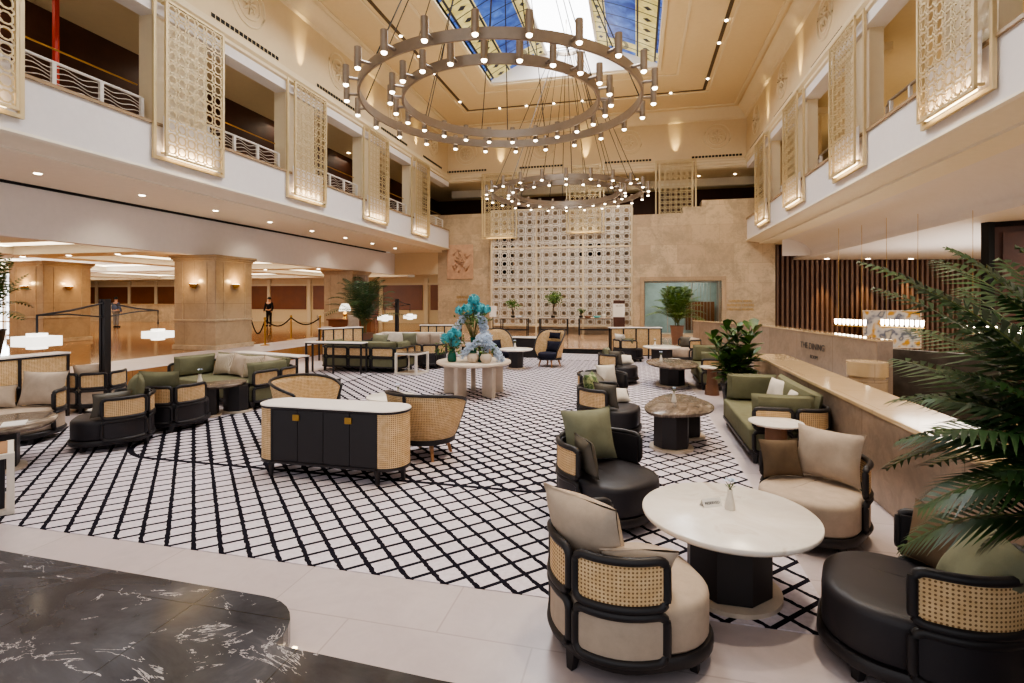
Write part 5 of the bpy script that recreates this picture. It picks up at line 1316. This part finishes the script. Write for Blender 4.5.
# ------------------------------------------------------------------ people
def skinned(name, V_, E_, R_, mat, parent, sub_=2):
    me = bpy.data.meshes.new(name); me.from_pydata(V_, E_, []); me.materials.append(M[mat])
    o = bpy.data.objects.new(name, me); C.objects.link(o); o.parent = parent
    m = o.modifiers.new('skin', 'SKIN'); m.use_smooth_shade = True
    for i, v in enumerate(me.skin_vertices[0].data): v.radius = R_[i] if isinstance(R_[i], tuple) else (R_[i], R_[i]); v.use_root = (i == 0)
    s = o.modifiers.new('sub', 'SUBSURF'); s.levels = sub_; s.render_levels = sub_
    return o
def person(label, loc, r, shirt, trousers, armout=.1):
    t = thing('person', label, 'person', loc, r)
    V_ = [(0,0,.95),(0,0,1.15),(0,0,1.38),(0,.0,1.50),(0,.01,1.60),(0,.02,1.69),(.09,0,.90),(.10,.01,.50),(.10,0,.10),(.11,.14,.04),(-.09,0,.90),(-.10,.01,.50),(-.10,0,.10),(-.11,.14,.04),
          (.18,0,1.40),(.24+armout*.3,.0,1.12),(.22+armout*.3,.12,.90),(.22+armout*.3,.15,.82),(-.18,0,1.40),(-.25,.0,1.12),(-.23,.12,.90),(-.23,.15,.82)]
    E_ = [(0,1),(1,2),(2,3),(3,4),(4,5),(0,6),(6,7),(7,8),(8,9),(0,10),(10,11),(11,12),(12,13),(2,14),(14,15),(15,16),(16,17),(2,18),(18,19),(19,20),(20,21)]
    R_ = [(.13,.09),(.12,.085),(.14,.09),.055,.085,.075,.08,.055,.038,.035,.08,.055,.038,.035,.055,.042,.032,.035,.055,.042,.032,.035]
    skinned('body', V_, E_, R_, 'skin', t)
    tv = [V_[i] for i in (0,1,2,14,15,16,18,19,20)]; te = [(0,1),(1,2),(2,3),(3,4),(4,5),(2,6),(6,7),(7,8)]
    skinned('jacket', tv, te, [(.155,.115),(.145,.11),(.165,.115),.075,.06,.05,.075,.06,.05], shirt, t)
    pv = [(0,0,.93),(.09,0,.88),(.10,.01,.50),(.10,0,.09),(-.09,0,.88),(-.10,.01,.50),(-.10,0,.09)]
    skinned('trousers', pv, [(0,1),(1,2),(2,3),(0,4),(4,5),(5,6)], [(.15,.11),.10,.075,.06,.10,.075,.06], trousers, t)
    MB().lathe([(0,.11),(.06,.10),(.095,.04),(.1,-.02),(.085,-.05),(.0,-.03)], 16, (0,-.015,1.67), 1, 1.05).build('hair', 'hair', t)
    mb = MB()
    for s in (-1, 1): mb.stack([([(s*.105+a*.05, .06+b*.13) for a, b in arc(0,0,1,0,340,12)], 0), ([(s*.105+a*.048, .06+b*.125) for a, b in arc(0,0,1,0,340,12)], .06), ([(s*.105+a*.03, .03+b*.07) for a, b in arc(0,0,1,0,340,12)], .09)])
    mb.build('shoes', 'hair', t)
    return t
M['shirtblue'] = fabric('slate_blue_cloth', srgb(84,92,110)); M['suit'] = fabric('black_cloth', srgb(28,26,26)); M['grey_trousers'] = fabric('grey_cloth', srgb(120,112,104))
person('person in slate blue jacket and grey trousers standing before the reception counter', (*at(116, 30.4), LZ), rz(80), 'shirtblue', 'grey_trousers')
person('person in dark suit standing in the lobby before the wood panels', (*at(269, 32.0), LZ), rz(265), 'suit', 'suit')

# ------------------------------------------------------------------ lights, world, camera
def area(loc, d, sx, sy, e, col, name='area'):
    l_ = bpy.data.lights.new(name, 'AREA'); l_.shape = 'RECTANGLE'; l_.size = sx; l_.size_y = sy; l_.energy = e; l_.color = col
    o = bpy.data.objects.new(name+'_light', l_); C.objects.link(o); o.location = loc; o.rotation_euler = Vector(d).to_track_quat('-Z', 'Y').to_euler(); return o
WARM = (1,.87,.66); NEU = (1,.93,.88)
# daylight falling through the vault
area((-2.7, 13.5, 12.5), (0,0,-1), 2.0, 16, 900, (.95,.97,1), 'skylight')
# unseen upward fill added at the chandeliers for the ceiling; spots down onto the floor
area((-2.7, 10.3, 6.4), (0,0,1), 5, 5, 170, (1,.86,.6), 'ceiling_fill')
area((-2.7, 19.7, 6.4), (0,0,1), 5, 5, 170, (1,.86,.6), 'ceiling_fill')
for (x, y) in ((-7.8, 5), (-7.8, 10), (-7.8, 15), (-7.8, 20), (2.4, 4), (2.4, 8), (2.4, 12), (2.4, 20), (-2.7, 23.6)):
    spot((x, y, 11.3), (-.02*(x+2.7), 0, -1), 800 if x < 0 else 1250, 75, (1,.92,.82) if x < 0 else (1,.84,.64), .8, .25)
for y in (6, 11, 16, 21, 26): spot((-12.4, y, 4.68), (-.35, 0, -1), 60, 110, WARM, .8, .06)
for x in (-16.9, -23.5, -31, -38):
    for y in (8.5, 17.3, 26.3): area((x, y, 3.7), (0,0,-1), 3, 4, 135, (1,.87,.66), 'lobby_ceiling')
for y in (7.6, 12.2, 16.8, 21.2): area((XL-2.6, y, 8.4), (0,0,-1), 2, 1, 14, WARM, 'gallery')
for y in (7.6, 12.2, 16.8, 21.2): area((XR+3.4, y, 6.1), (.2,0,1), 1, 2, 22, (1,.78,.45), 'gallery')
area((-2.5, 30.5, 8.3), (0,0,-1), 12, 1, 40, WARM, 'gallery')
for x in (-8.5, -2, 3.5): spot((x, 23.5, 11.2), (.0, .45, -1), 700, 60, WARM, .8, .2)
for x, y in ((10, 12), (10, 19), (15, 24)): area((x, y, 3.9), (0,0,-1), 3, 3, 200, (1,.91,.8), 'bar')
area((12, 19, 1.6), (0,0,1), 6, 8, 260, (1,.94,.88), 'bar_ceiling_fill')  # unseen upward fill added to brighten the bar ceiling
area((2.5, 29.8, 3.2), (0,.2,-1), 3, 1, 90, (.9,1,.98), 'room_behind_fill')  # added fill that brightens the view through the glazed opening
area((-26.8, 17.3, 1.9), (.3,-1,0), 5, 2.4, 300, (.86,.93,1), 'window')
wd = bpy.data.worlds.new('World'); bpy.context.scene.world = wd; wd.use_nodes = True
bg = wd.node_tree.nodes['Background']; bg.inputs[0].default_value = (.97,.97,1,1); bg.inputs[1].default_value = .8

cd = bpy.data.cameras.new('camera'); cam_o = bpy.data.objects.new('camera', cd); C.objects.link(cam_o)
cam_o.location = (0, 0, H); cam_o.rotation_euler = (PI/2, 0, math.radians(YAW))
cd.sensor_width = 36; cd.lens = F/1024*36; cd.shift_y = -(341.5-HZ)/1024; cd.clip_start = .05; cd.clip_end = 200
sc = bpy.context.scene; sc.camera = cam_o
sc.view_settings.view_transform = 'AgX'; sc.view_settings.look = 'AgX - Medium High Contrast'; sc.view_settings.exposure = .22
sc.cycles.use_denoising = True; sc.cycles.sample_clamp_indirect = 6; sc.cycles.sample_clamp_direct = 0
sc.cycles.max_bounces = 7; sc.cycles.diffuse_bounces = 4; sc.cycles.glossy_bounces = 3; sc.cycles.transmission_bounces = 4
sc.cycles.caustics_reflective = False; sc.cycles.caustics_refractive = False
